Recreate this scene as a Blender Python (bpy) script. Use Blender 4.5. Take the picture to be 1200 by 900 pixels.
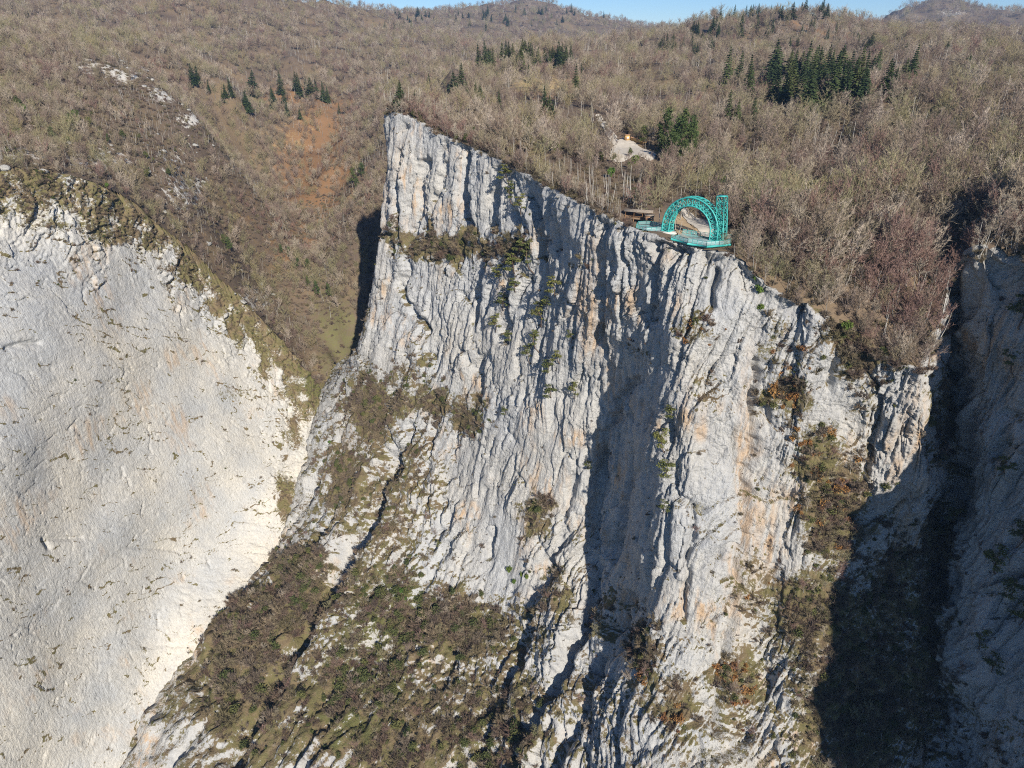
import bpy, math, random, time
import numpy as np
from mathutils import Vector, Matrix

T0 = time.time()
random.seed(7)
RNG = np.random.default_rng(11)
SC = bpy.context.scene
COL = SC.collection
for o in list(bpy.data.objects):
    bpy.data.objects.remove(o)

# ------------------------------------------------------------------ camera
CAMZ = 300.0
PITCH = math.radians(27.0)
FPX = 800.0                                    # 1200 px wide frame, 73.7 deg lens
cam_d = bpy.data.cameras.new("camera")
cam_d.sensor_width = 36.0
cam_d.lens = 36.0 * FPX / 1200.0
cam_d.clip_start = 1.0
cam_d.clip_end = 20000.0
cam = bpy.data.objects.new("camera", cam_d)
COL.objects.link(cam)
cam.location = (0, 0, CAMZ)
cam.rotation_euler = (math.pi / 2 - PITCH, 0, 0)
SC.camera = cam

# ------------------------------------------------------------------ sky, sun, exposure
SUN_ELEV = math.radians(30.0)
TO_SUN = Vector((0.335, -0.942, 0.0)).normalized()
TO_SUN = Vector((TO_SUN.x * math.cos(SUN_ELEV), TO_SUN.y * math.cos(SUN_ELEV), math.sin(SUN_ELEV)))
world = bpy.data.worlds.new("World")
SC.world = world
world.use_nodes = True
wn = world.node_tree
wn.nodes.clear()
sky = wn.nodes.new("ShaderNodeTexSky")
sky.sky_type = 'NISHITA'
sky.sun_disc = False
sky.sun_elevation = SUN_ELEV
sky.sun_rotation = math.atan2(TO_SUN.x, TO_SUN.y)
sky.altitude = 2200.0
sky.air_density = 1.0
sky.dust_density = 0.0
sky.ozone_density = 8.0
bg = wn.nodes.new("ShaderNodeBackground")
bg.inputs["Strength"].default_value = 0.072
wo = wn.nodes.new("ShaderNodeOutputWorld")
wn.links.new(sky.outputs[0], bg.inputs[0])
wn.links.new(bg.outputs[0], wo.inputs[0])
sun_d = bpy.data.lights.new("sun", 'SUN')
sun_d.energy = 5.0
sun_d.angle = math.radians(0.5)
sun_d.color = (1.0, 0.92, 0.80)
sun = bpy.data.objects.new("sun", sun_d)
COL.objects.link(sun)
sun.rotation_euler = (-TO_SUN).to_track_quat('-Z', 'Y').to_euler()
sun.location = (0, 0, 900)
SC.view_settings.view_transform = 'Standard'
SC.view_settings.look = 'None'
SC.view_settings.gamma = 1.0
SC.view_settings.use_curve_mapping = False
SC.view_settings.exposure = 0.72
SC.cycles.max_bounces = 5
SC.cycles.diffuse_bounces = 3
SC.cycles.volume_bounces = 0
SC.cycles.transparent_max_bounces = 8
SC.cycles.use_denoising = False
SC.cycles.filter_width = 1.1

CP, SP = math.cos(PITCH), math.sin(PITCH)


def ray(u, v):
    x = (np.asarray(u, float) - 600) / FPX
    y = (450 - np.asarray(v, float)) / FPX
    return x, CP + y * SP, -SP + y * CP


def P(u, v, Y):
    """survey point: bearing of the frame and forward distance in metres -> world"""
    dx, dy, dz = ray(u, v)
    k = Y / dy
    return np.array((dx * k, Y, dz * k + CAMZ))


def PZ(u, v, z):
    dx, dy, dz = ray(u, v)
    k = (z - CAMZ) / dz
    return np.array((dx * k, dy * k, z))


def proj(p):
    p = np.asarray(p, float)
    x, y, z = p[..., 0], p[..., 1], p[..., 2] - CAMZ
    f = y * CP - z * SP
    up = y * SP + z * CP
    f = np.where(np.abs(f) < 1e-3, 1e-3, f)
    return 600 + FPX * x / f, 450 - FPX * up / f, f


def sstep(a, b, x):
    t = np.clip((x - a) / (b - a), 0, 1)
    return t * t * (3 - 2 * t)


# ------------------------------------------------------------------ noise
_pr = np.random.default_rng(3)
_perm = _pr.permutation(256).astype(np.int32)
_perm = np.concatenate([_perm, _perm, _perm])
_g = _pr.normal(size=(256, 3))
_g = (_g / np.linalg.norm(_g, axis=1)[:, None]).astype(np.float32)


def noise3(x, y, z):
    x = np.asarray(x, np.float32); y = np.asarray(y, np.float32); z = np.asarray(z, np.float32)
    x, y, z = np.broadcast_arrays(x, y, z)
    fx = np.floor(x); fy = np.floor(y); fz = np.floor(z)
    ix = fx.astype(np.int32) & 255; iy = fy.astype(np.int32) & 255; iz = fz.astype(np.int32) & 255
    x = x - fx; y = y - fy; z = z - fz
    w = [t * t * t * (t * (t * 6 - 15) + 10) for t in (x, y, z)]
    out = np.zeros_like(x)
    for dx in (0, 1):
        px = _perm[ix + dx]
        wx = w[0] if dx else 1 - w[0]
        for dy in (0, 1):
            py = _perm[px + ((iy + dy) & 255)]
            wxy = wx * (w[1] if dy else 1 - w[1])
            for dz in (0, 1):
                g = _g[_perm[py + ((iz + dz) & 255)]]
                out += wxy * (w[2] if dz else 1 - w[2]) * (g[..., 0] * (x - dx) + g[..., 1] * (y - dy) + g[..., 2] * (z - dz))
    return out * 1.5


def fbm(x, y, z, octv=4, gain=0.5):
    s = 0; a = 1.0; f = 1.0
    for i in range(octv):
        s = s + a * noise3(x * f + 17.3 * i, y * f + 5.1 * i, z * f + 9.7 * i)
        a *= gain; f *= 2.03
    return s


def worley2(a, b, seed=0, facet=False):
    """distance gap between the two nearest cell points, and the nearest cell's own random number (-1..1)"""
    a = np.asarray(a, np.float32); b = np.asarray(b, np.float32)
    ia = np.floor(a).astype(np.int32); ib = np.floor(b).astype(np.int32)
    f1 = np.full(a.shape, 9, np.float32); f2 = f1.copy(); rid = np.zeros(a.shape, np.float32); tilt = np.zeros(a.shape, np.float32)
    for da in (-1, 0, 1):
        for db in (-1, 0, 1):
            ca, cb = ia + da, ib + db
            h = _perm[(_perm[(ca + seed * 57) & 255] + cb) & 255]
            px = ca + 0.15 + 0.7 * _perm[h + 31] / 255.0; py = cb + 0.1 + 0.8 * _perm[h + 87] / 255.0
            d = np.sqrt((a - px) ** 2 + (b - py) ** 2).astype(np.float32)
            near = d < f1
            f2 = np.where(near, f1, np.minimum(f2, d))
            rid = np.where(near, _perm[h + 140] / 127.5 - 1, rid)
            if facet: tilt = np.where(near, (a - px) * (_perm[h + 200] / 127.5 - 1) + (b - py) * (_perm[h + 260] / 127.5 - 1) * .8, tilt)
            f1 = np.where(near, d, f1)
    if facet: return f2 - f1, rid, tilt
    return f2 - f1, rid


# ------------------------------------------------------------------ object helpers
def tag(o, label=None, cat=None, group=None, kind=None):
    if label: o["label"] = label
    if cat: o["category"] = cat
    if group: o["group"] = group
    if kind: o["kind"] = kind
    return o


def np_mesh(name, verts, faces, mat=None, smooth=False, attrs=None):
    """verts (N,3); faces list of arrays (M,k)"""
    me = bpy.data.meshes.new(name)
    verts = np.asarray(verts, np.float32).reshape(-1, 3)
    if not isinstance(faces, list):
        faces = [faces]
    faces = [np.asarray(f, np.int32) for f in faces if len(f)]
    me.vertices.add(len(verts))
    me.vertices.foreach_set("co", verts.ravel())
    nl = sum(f.size for f in faces); nf = sum(len(f) for f in faces)
    if nl:
        me.loops.add(nl)
        me.polygons.add(nf)
        me.loops.foreach_set("vertex_index", np.concatenate([f.ravel() for f in faces]))
        starts = []; k = 0
        for f in faces:
            starts.append(k + np.arange(len(f)) * f.shape[1]); k += f.size
        me.polygons.foreach_set("loop_start", np.concatenate(starts).astype(np.int32))
        if smooth:
            me.polygons.foreach_set("use_smooth", np.ones(nf, bool))
    if attrs:
        for k, a in attrs.items():
            at = me.attributes.new(k, 'FLOAT', 'POINT')
            at.data.foreach_set("value", np.asarray(a, np.float32).ravel())
    if mat: me.materials.append(mat)
    me.update(calc_edges=True)
    return me


def link(name, data=None, parent=None):
    o = bpy.data.objects.new(name, data)
    COL.objects.link(o)
    if parent is not None: o.parent = parent
    return o


class MB:
    """collects beams, boxes and tubes into one mesh"""
    def __init__(self):
        self.v = []; self.q = []; self.t = []; self.n = 0

    def add(self, v, q=(), t=()):
        self.v.append(np.asarray(v, float).reshape(-1, 3))
        if len(q): self.q.append(np.asarray(q, int).reshape(-1, 4) + self.n)
        if len(t): self.t.append(np.asarray(t, int).reshape(-1, 3) + self.n)
        self.n += len(self.v[-1])

    def tube(self, pts, rad, sides=5, cap=False):
        pts = np.asarray(pts, float); rad = np.broadcast_to(np.asarray(rad, float), (len(pts),))
        tan = np.gradient(pts, axis=0)
        tan /= np.linalg.norm(tan, axis=1)[:, None] + 1e-9
        ref = np.array((0, 0, 1.0)) if abs(tan[0][2]) < 0.9 else np.array((1.0, 0, 0))
        rings = []
        ang = np.arange(sides) * 2 * math.pi / sides + math.pi / 4
        for p, t, r in zip(pts, tan, rad):
            a = np.cross(t, ref); a /= np.linalg.norm(a) + 1e-9
            b = np.cross(t, a)
            rings.append(p + r * (np.cos(ang)[:, None] * a + np.sin(ang)[:, None] * b))
        n = len(pts); q = []
        for i in range(n - 1):
            for k in range(sides):
                k2 = (k + 1) % sides
                q.append((i * sides + k, i * sides + k2, (i + 1) * sides + k2, (i + 1) * sides + k))
        self.add(np.concatenate(rings), q)
        if cap and sides == 4:
            b = self.n - n * sides
            self.q.append(np.array([[b, b + 1, b + 2, b + 3], [b + (n - 1) * 4 + 3, b + (n - 1) * 4 + 2, b + (n - 1) * 4 + 1, b + (n - 1) * 4]]))

    def beam(self, a, b, w):
        self.tube([a, b], w * 0.7071, 4, True)

    def box(self, c, sx, sy, sz, rz=0.0):
        c = np.asarray(c, float)
        s = np.array([(x, y, z) for z in (-1, 1) for y in (-1, 1) for x in (-1, 1)], float) * (sx / 2, sy / 2, sz / 2)
        R = np.array([[math.cos(rz), -math.sin(rz), 0], [math.sin(rz), math.cos(rz), 0], [0, 0, 1]])
        self.add(s @ R.T + c, [(0, 2, 3, 1), (4, 5, 7, 6), (0, 1, 5, 4), (2, 6, 7, 3), (0, 4, 6, 2), (1, 3, 7, 5)])

    def prism(self, poly, z0, z1):
        poly = np.asarray(poly, float); n = len(poly)
        v = np.concatenate([np.c_[poly, np.full(n, z0)], np.c_[poly, np.full(n, z1)]])
        q = [(i, (i + 1) % n, n + (i + 1) % n, n + i) for i in range(n)]
        t = [(0, i + 1, i) for i in range(1, n - 1)] + [(n, n + i, n + i + 1) for i in range(1, n - 1)]
        self.add(v, q, t)

    def mesh(self, name, mat, smooth=False):
        f = []
        if self.q: f.append(np.concatenate(self.q))
        if self.t: f.append(np.concatenate(self.t))
        return np_mesh(name, np.concatenate(self.v), f, mat, smooth)

    def build(self, name, mat, parent=None, smooth=False):
        return link(name, self.mesh(name, mat, smooth), parent)


# ------------------------------------------------------------------ materials
class NT:
    def __init__(self, name):
        self.m = bpy.data.materials.new(name)
        self.m.use_nodes = True
        self.t = self.m.node_tree
        self.b = self.t.nodes["Principled BSDF"]
        self.b.inputs["Specular IOR Level"].default_value = 0.25
        self.b.inputs["Roughness"].default_value = 0.9

    def n(self, kind, **kw):
        nd = self.t.nodes.new(kind)
        for k, v in kw.items(): setattr(nd, k, v)
        return nd

    def l(self, a, b): self.t.links.new(a, b)

    def pos(self, scale=(1, 1, 1), rot=(0, 0, 0)):
        tc = self.n("ShaderNodeTexCoord")
        mp = self.n("ShaderNodeMapping")
        mp.inputs["Scale"].default_value = scale
        mp.inputs["Rotation"].default_value = rot
        self.l(tc.outputs["Object"], mp.inputs["Vector"])
        return mp.outputs[0]

    def noise(self, vec, scale, detail=4, rough=0.55, dist=0.0):
        nd = self.n("ShaderNodeTexNoise")
        nd.inputs["Scale"].default_value = scale
        nd.inputs["Detail"].default_value = detail
        nd.inputs["Roughness"].default_value = rough
        nd.inputs["Distortion"].default_value = dist
        self.l(vec, nd.inputs["Vector"])
        return nd.outputs["Fac"]

    def ramp(self, fac, stops):
        nd = self.n("ShaderNodeValToRGB")
        el = nd.color_ramp.elements
        while len(el) < len(stops): el.new(0.5)
        for e, (p, c) in zip(el, stops):
            e.position = p
            e.color = (c, c, c, 1) if isinstance(c, (int, float)) else (*c, 1)
        self.l(fac, nd.inputs["Fac"])
        return nd.outputs["Color"]

    def mix(self, fac, a, b, mode='MIX'):
        nd = self.n("ShaderNodeMix", data_type='RGBA', blend_type=mode)
        for val, s in ((fac, nd.inputs[0]), (a, nd.inputs[6]), (b, nd.inputs[7])):
            if isinstance(val, (int, float)): s.default_value = val
            elif isinstance(val, tuple): s.default_value = (*val, 1)
            else: self.l(val, s)
        return nd.outputs[2]

    def math(self, op, a, b=None, clamp=False):
        nd = self.n("ShaderNodeMath", operation=op, use_clamp=clamp)
        for i, val in enumerate((a, b)):
            if val is None: continue
            if isinstance(val, (int, float)): nd.inputs[i].default_value = val
            else: self.l(val, nd.inputs[i])
        return nd.outputs[0]

    def attr(self, name):
        nd = self.n("ShaderNodeAttribute", attribute_name=name)
        return nd.outputs["Fac"]

    def bump(self, h, strength, dist):
        nd = self.n("ShaderNodeBump")
        nd.inputs["Strength"].default_value = strength
        nd.inputs["Distance"].default_value = dist
        self.l(h, nd.inputs["Height"])
        self.l(nd.outputs[0], self.b.inputs["Normal"])

    def col(self, c):
        if isinstance(c, tuple): self.b.inputs["Base Color"].default_value = (*c, 1)
        else: self.l(c, self.b.inputs["Base Color"])

    def rand(self):
        return self.n("ShaderNodeObjectInfo").outputs["Random"]


def rock_material(name, base_a, base_b, streak=1.0, ochre=1.0, bump=0.7, pits=0.35):
    k = NT(name)
    p = k.pos()
    pv = k.pos((1, 1, 0.16))
    big = k.noise(p, 0.03, 5, 0.6)
    fine = k.noise(p, 0.9, 6, 0.7)
    c = k.mix(k.ramp(big, [(0.35, 0.0), (0.65, 1.0)]), base_a, base_b)
    c = k.mix(k.ramp(fine, [(0.35, 0.45), (0.6, 0.0)]), c, (0.30, 0.30, 0.29))
    pit = k.noise(k.pos((1, 1, 1.9)), 0.75, 9, 0.78, 0.4)
    c = k.mix(k.ramp(pit, [(0.57, 0.0), (0.66, pits)]), c, (0.20, 0.175, 0.14))
    st = k.noise(pv, 0.22, 5, 0.62, 0.6)
    c = k.mix(k.math('MULTIPLY', k.ramp(st, [(0.50, 0.0), (0.68, 0.55)]), streak), c, (0.27, 0.275, 0.29))
    oc = k.math('MULTIPLY', k.ramp(k.noise(p, 0.035, 3, 0.5), [(0.54, 0.0), (0.66, 1.0)]),
                k.ramp(k.noise(pv, 0.30, 4, 0.6, 0.4), [(0.46, 0.0), (0.62, 0.75)]))
    oc2 = k.math('MULTIPLY', k.attr("stain"), k.ramp(k.noise(pv, 0.45, 5, 0.65, 0.5), [(0.38, 0.0), (0.6, 0.9)]))
    c = k.mix(k.math('MAXIMUM', k.math('MULTIPLY', oc, ochre, True), oc2), c, (0.47, 0.31, 0.17))
    # lichen and dry plants in pockets and on ledges
    vg = k.attr("veg")
    tuft = k.noise(p, 0.62, 8, 0.8)
    m = k.math('ADD', vg, k.math('MULTIPLY', k.math('SUBTRACT', tuft, 0.5), 2.3))
    m = k.ramp(m, [(0.44, 0.0), (0.56, 1.0)])
    g = k.ramp(k.noise(p, 0.11, 5, 0.7), [(0.3, (0.10, 0.072, 0.045)), (0.44, (0.17, 0.13, 0.075)), (0.56, (0.13, 0.118, 0.05)), (0.72, (0.22, 0.165, 0.095))])
    g = k.mix(k.ramp(k.math('ADD', k.attr("green"), k.math('MULTIPLY', k.math('SUBTRACT', k.noise(p, 0.16, 4, 0.7), 0.5), 1.6)), [(0.45, 0.0), (0.75, 0.8)]), g, (0.10, 0.105, 0.035))
    c = k.mix(m, c, g)
    k.col(c)
    h = k.math('ADD', k.math('MULTIPLY', k.noise(p, 0.7, 8, 0.72), 1.0), k.math('MULTIPLY', k.noise(pv, 1.1, 5, 0.7), 0.8))
    k.bump(h, bump, 1.6)
    return k.m


M = {}
M['rock'] = rock_material("limestone_cliff", (0.47, 0.455, 0.425), (0.43, 0.44, 0.45), 1.0, 1.0, 0.8)
M['slab'] = rock_material("limestone_slab", (0.54, 0.51, 0.45), (0.41, 0.42, 0.425), 0.5, 0.6, 0.55, 0.75)

k = NT("ground")
p = k.pos()
a = k.ramp(k.noise(p, 0.018, 6, 0.65), [(0.3, (0.09, 0.068, 0.052)), (0.48, (0.135, 0.10, 0.07)), (0.6, (0.17, 0.125, 0.075)), (0.75, (0.12, 0.105, 0.068))])
a = k.mix(k.ramp(k.noise(p, 0.4, 5, 0.7), [(0.45, 0.0), (0.7, 0.5)]), a, (0.08, 0.06, 0.045))
tuft = k.math('MULTIPLY', k.math('SUBTRACT', k.noise(p, 0.09, 9, 0.8), 0.5), 2.6)
a = k.mix(k.ramp(k.math('ADD', k.attr("orange"), tuft), [(0.35, 0.0), (0.7, 1.0)]), a, (0.20, 0.115, 0.058))
a = k.mix(k.ramp(k.math('ADD', k.attr("green"), tuft), [(0.3, 0.0), (0.85, 0.8)]), a, (0.125, 0.125, 0.05))
a = k.mix(k.ramp(k.math('ADD', k.attr("straw"), tuft), [(0.35, 0.0), (0.7, 1.0)]), a, (0.32, 0.235, 0.12))
tuft2 = k.math('MULTIPLY', k.math('SUBTRACT', k.noise(p, 0.22, 7, 0.75), 0.5), 1.8)
a = k.mix(k.ramp(k.math('ADD', k.attr("rock"), tuft2), [(0.46, 0.0), (0.54, 1.0)]), a, (0.50, 0.48, 0.44))
k.col(a)
k.bump(k.noise(p, 0.5, 6, 0.7), 0.6, 0.8)
M['ground'] = k.m


def plain(name, c, rough=0.85, metal=0.0, var=0.25, scale=1.5, spec=0.25):
    k = NT(name)
    p = k.pos()
    dark = tuple(x * (1 - var) for x in c)
    k.col(k.mix(k.ramp(k.noise(p, scale, 5, 0.65), [(0.35, 0.0), (0.65, 1.0)]), dark, c))
    k.b.inputs["Roughness"].default_value = rough
    k.b.inputs["Metallic"].default_value = metal
    k.b.inputs["Specular IOR Level"].default_value = spec
    return k.m


def by_individual(name, stops, rough=0.9, leaf=0.0):
    k = NT(name)
    c = k.ramp(k.rand(), stops)
    p = k.pos()
    c = k.mix(k.ramp(k.noise(p, 1.2, 3, 0.6), [(0.3, 0.35), (0.7, 0.0)]), c, tuple(x * 0.45 for x in stops[0][1]))
    k.col(c)
    k.b.inputs["Roughness"].default_value = rough
    k.b.inputs["Specular IOR Level"].default_value = 0.12
    return k.m


M['twig'] = by_individual("bare_twigs", [(0.0, (0.179, 0.129, 0.106)), (0.25, (0.298, 0.236, 0.196)), (0.45, (0.239, 0.209, 0.133)), (0.65, (0.454, 0.383, 0.318)), (0.8, (0.311, 0.270, 0.174)), (1.0, (0.227, 0.158, 0.127))])
M['bark'] = plain("grey_bark", (0.30, 0.28, 0.25), 0.95, 0, 0.5, 0.8)
M['needle'] = by_individual("fir_needles", [(0.0, (0.038, 0.062, 0.026)), (0.4, (0.058, 0.084, 0.031)), (0.7, (0.072, 0.098, 0.036)), (1.0, (0.102, 0.120, 0.043))])
M['pine'] = by_individual("pine_needles", [(0.0, (0.055, 0.085, 0.028)), (0.5, (0.075, 0.10, 0.034)), (1.0, (0.095, 0.115, 0.036))])
M['cliffpine'] = by_individual("cliff_pine_needles", [(0.0, (0.085, 0.10, 0.035)), (0.5, (0.11, 0.125, 0.04)), (1.0, (0.15, 0.15, 0.045))])
M['ivy'] = by_individual("ivy_leaves", [(0.0, (0.07, 0.13, 0.028)), (1.0, (0.12, 0.16, 0.035))])
M['brush'] = by_individual("brush_twigs", [(0.0, (0.115, 0.085, 0.07)), (0.3, (0.20, 0.165, 0.125)), (0.5, (0.15, 0.13, 0.07)), (0.7, (0.25, 0.20, 0.135)), (0.85, (0.14, 0.095, 0.075)), (1.0, (0.18, 0.15, 0.10))])
M['rust'] = by_individual("dry_oak_leaves", [(0.0, (0.26, 0.12, 0.045)), (0.5, (0.30, 0.17, 0.06)), (1.0, (0.20, 0.10, 0.05))])
M['evergreen'] = by_individual("evergreen_leaves", [(0.0, (0.060, 0.075, 0.028)), (0.5, (0.085, 0.095, 0.035)), (1.0, (0.12, 0.12, 0.045))])
M['wood_bark'] = plain("conifer_bark", (0.14, 0.10, 0.075), 0.95, 0, 0.4, 1.0)
M['teal'] = plain("teal_steel", (0.045, 0.36, 0.335), 0.5, 0.0, 0.12, 0.8, 0.4)
M['concrete'] = plain("concrete", (0.55, 0.53, 0.49), 0.9, 0, 0.25, 1.2)
M['timber'] = plain("timber", (0.30, 0.17, 0.09), 0.8, 0, 0.4, 1.5)
M['oldtimber'] = plain("weathered_timber", (0.26, 0.22, 0.18), 0.9, 0, 0.4, 1.5)
M['clad'] = plain("brown_cladding", (0.42, 0.25, 0.15), 0.8, 0, 0.3, 1.0)
M['gravel'] = plain("pale_gravel", (0.50, 0.46, 0.40), 0.95, 0, 0.22, 0.6)
M['sand'] = plain("sandy_ground", (0.42, 0.31, 0.19), 0.95, 0, 0.25, 0.4)
M['turf'] = plain("dry_turf", (0.20, 0.16, 0.06), 0.95, 0, 0.4, 0.6)
M['yellow'] = plain("yellow_render", (0.50, 0.32, 0.12), 0.8, 0, 0.15, 1.0)
M['white'] = plain("white_paint", (0.75, 0.74, 0.72), 0.6, 0, 0.1, 1.0)
M['dark'] = plain("dark_paint", (0.05, 0.05, 0.055), 0.5, 0, 0.2, 1.0)
M['planks'] = plain("deck_planks", (0.33, 0.24, 0.16), 0.8, 0, 0.35, 1.5)
M['stone'] = rock_material("limestone_boulder", (0.40, 0.385, 0.35), (0.34, 0.34, 0.33), 0.6, 0.4, 0.9)
k = NT("terrace_glass")
k.b.inputs["Base Color"].default_value = (0.55, 0.72, 0.74, 1)
k.b.inputs["Roughness"].default_value = 0.06
k.b.inputs["Alpha"].default_value = 0.3
k.b.inputs["Specular IOR Level"].default_value = 0.5
M['glass'] = k.m


# ------------------------------------------------------------------ cliff control nets (bearing u, bearing v, forward distance)
def W(x, y, z):                                # world coordinates relative to camera height
    return np.array((x, y, z + CAMZ), float)


def net(rows):
    return np.array([[c if isinstance(c, np.ndarray) else P(*c) for c in col] for col in rows])   # (cols, rows, 3)


MAIN = [
    [W(-34, 455, -37), W(-52, 458, -85), W(-74, 456, -135), W(-94, 452, -185), (350, 480, 452), (285, 655, 372), (180, 760, 310), (0, 1050, 215)],
    [(454, 131, 388), (446, 245, 386), (436, 330, 383), (424, 400, 378), (386, 485, 385), (338, 640, 326), (240, 760, 268), (60, 1050, 175)],
    [(500, 151, 356), (498, 245, 352), (492, 335, 345), (478, 415, 338), (448, 520, 325), (405, 650, 285), (330, 790, 235), (210, 1050, 160)],
    [(560, 178, 324), (556, 268, 319), (550, 360, 312), (540, 450, 305), (525, 560, 295), (500, 690, 262), (450, 820, 218), (380, 1050, 150)],
    [(622, 207, 284), (620, 300, 280), (615, 390, 275), (605, 480, 268), (598, 580, 262), (590, 690, 250), (575, 820, 208), (550, 1050, 145)],
    [(682, 240, 245), (680, 330, 247), (672, 420, 248), (665, 510, 248), (660, 600, 244), (655, 700, 226), (640, 830, 192), (630, 1050, 135)],
    [(745, 268, 222), (745, 350, 222), (738, 430, 227), (728, 520, 233), (717, 610, 231), (712, 710, 211), (700, 840, 178), (690, 1050, 130)],
    [(800, 290, 207), (800, 370, 201), (795, 450, 197), (785, 540, 193), (780, 630, 188), (775, 730, 180), (765, 850, 163), (755, 1050, 125)],
    [(862, 303, 199), (862, 390, 194), (858, 470, 190), (850, 560, 186), (845, 650, 181), (835, 745, 174), (825, 860, 158), (815, 1050, 122)],
    [(905, 345, 194), (905, 420, 192), (905, 495, 190), (905, 580, 187), (900, 665, 184), (890, 755, 176), (880, 865, 159), (870, 1050, 122)],
    [(955, 368, 188), (955, 440, 187), (955, 515, 186), (955, 595, 183), (955, 675, 178), (945, 760, 169), (935, 870, 154), (925, 1050, 118)],
    [(1010, 400, 185), (1010, 470, 186), (1010, 540, 187), (1010, 610, 186), (1005, 690, 180), (1000, 770, 170), (990, 875, 155), (980, 1050, 118)],
    [(1065, 430, 178), (1065, 495, 179), (1065, 560, 181), (1060, 630, 187), (1055, 700, 184), (1050, 780, 172), (1045, 880, 156), (1040, 1050, 118)],
    [(1092, 428, 180), (1095, 495, 181), (1095, 560, 183), (1088, 630, 187), (1080, 700, 184), (1072, 780, 172), (1066, 880, 156), (1062, 1050, 118)],
    [(1111, 330, 206), (1111, 410, 212), (1112, 490, 212), (1112, 570, 210), (1109, 650, 201), (1104, 750, 184), (1099, 870, 164), (1099, 1050, 126)],
    [(1140, 300, 193), (1140, 390, 191), (1142, 480, 189), (1145, 570, 185), (1145, 660, 178), (1145, 760, 165), (1145, 870, 151), (1145, 1050, 123)],
    [(1220, 310, 180), (1222, 390, 176), (1225, 480, 170), (1228, 570, 165), (1230, 660, 158), (1235, 760, 148), (1240, 870, 136), (1250, 1050, 115)],
    [W(152, 105, -84), W(153, 102, -95), W(154, 100, -110), W(154, 96, -125), W(155, 92, -150), W(156, 88, -180), W(157, 80, -215), W(158, 70, -270)],
    [W(163, 40, -80), W(163.5, 38, -98), W(163, 36, -118), W(164, 32, -135), W(165, 28, -155), W(166, 22, -180), W(167, 14, -215), W(168, 4, -270)],
    [W(186, -70, -80), W(185, -72, -110), W(186, -74, -125), W(187, -76, -140), W(188, -78, -160), W(189, -80, -185), W(190, -86, -215), W(191, -90, -270)],
]
SLAB = [
    [(-190, 175, 262), (-190, 350, 230), (-190, 520, 200), (-190, 700, 175), (-190, 900, 150), (-190, 1100, 125)],
    [(-20, 195, 305), (-20, 340, 270), (-20, 500, 240), (-20, 680, 212), (-20, 880, 186), (-20, 1100, 155)],
    [(100, 212, 345), (95, 350, 312), (90, 500, 282), (85, 660, 252), (75, 850, 217), (60, 1100, 172)],
    [(190, 270, 385), (190, 390, 355), (185, 520, 320), (175, 660, 287), (160, 830, 243), (110, 1060, 187)],
    [(262, 338, 412), (265, 440, 383), (265, 540, 352), (258, 640, 320), (235, 775, 270), (160, 1000, 207)],
    [(325, 395, 425), (330, 470, 404), (330, 540, 378), (325, 610, 348), (300, 715, 303), (220, 920, 230)],
    [(375, 452, 432), (383, 500, 418), (388, 540, 402), (380, 590, 376), (355, 680, 332), (285, 860, 255)],
    [(410, 480, 465), (425, 530, 445), (430, 570, 425), (425, 620, 400), (400, 710, 352), (330, 890, 275)],
]
main_net = net(MAIN)
slab_net = net(SLAB)

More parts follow.
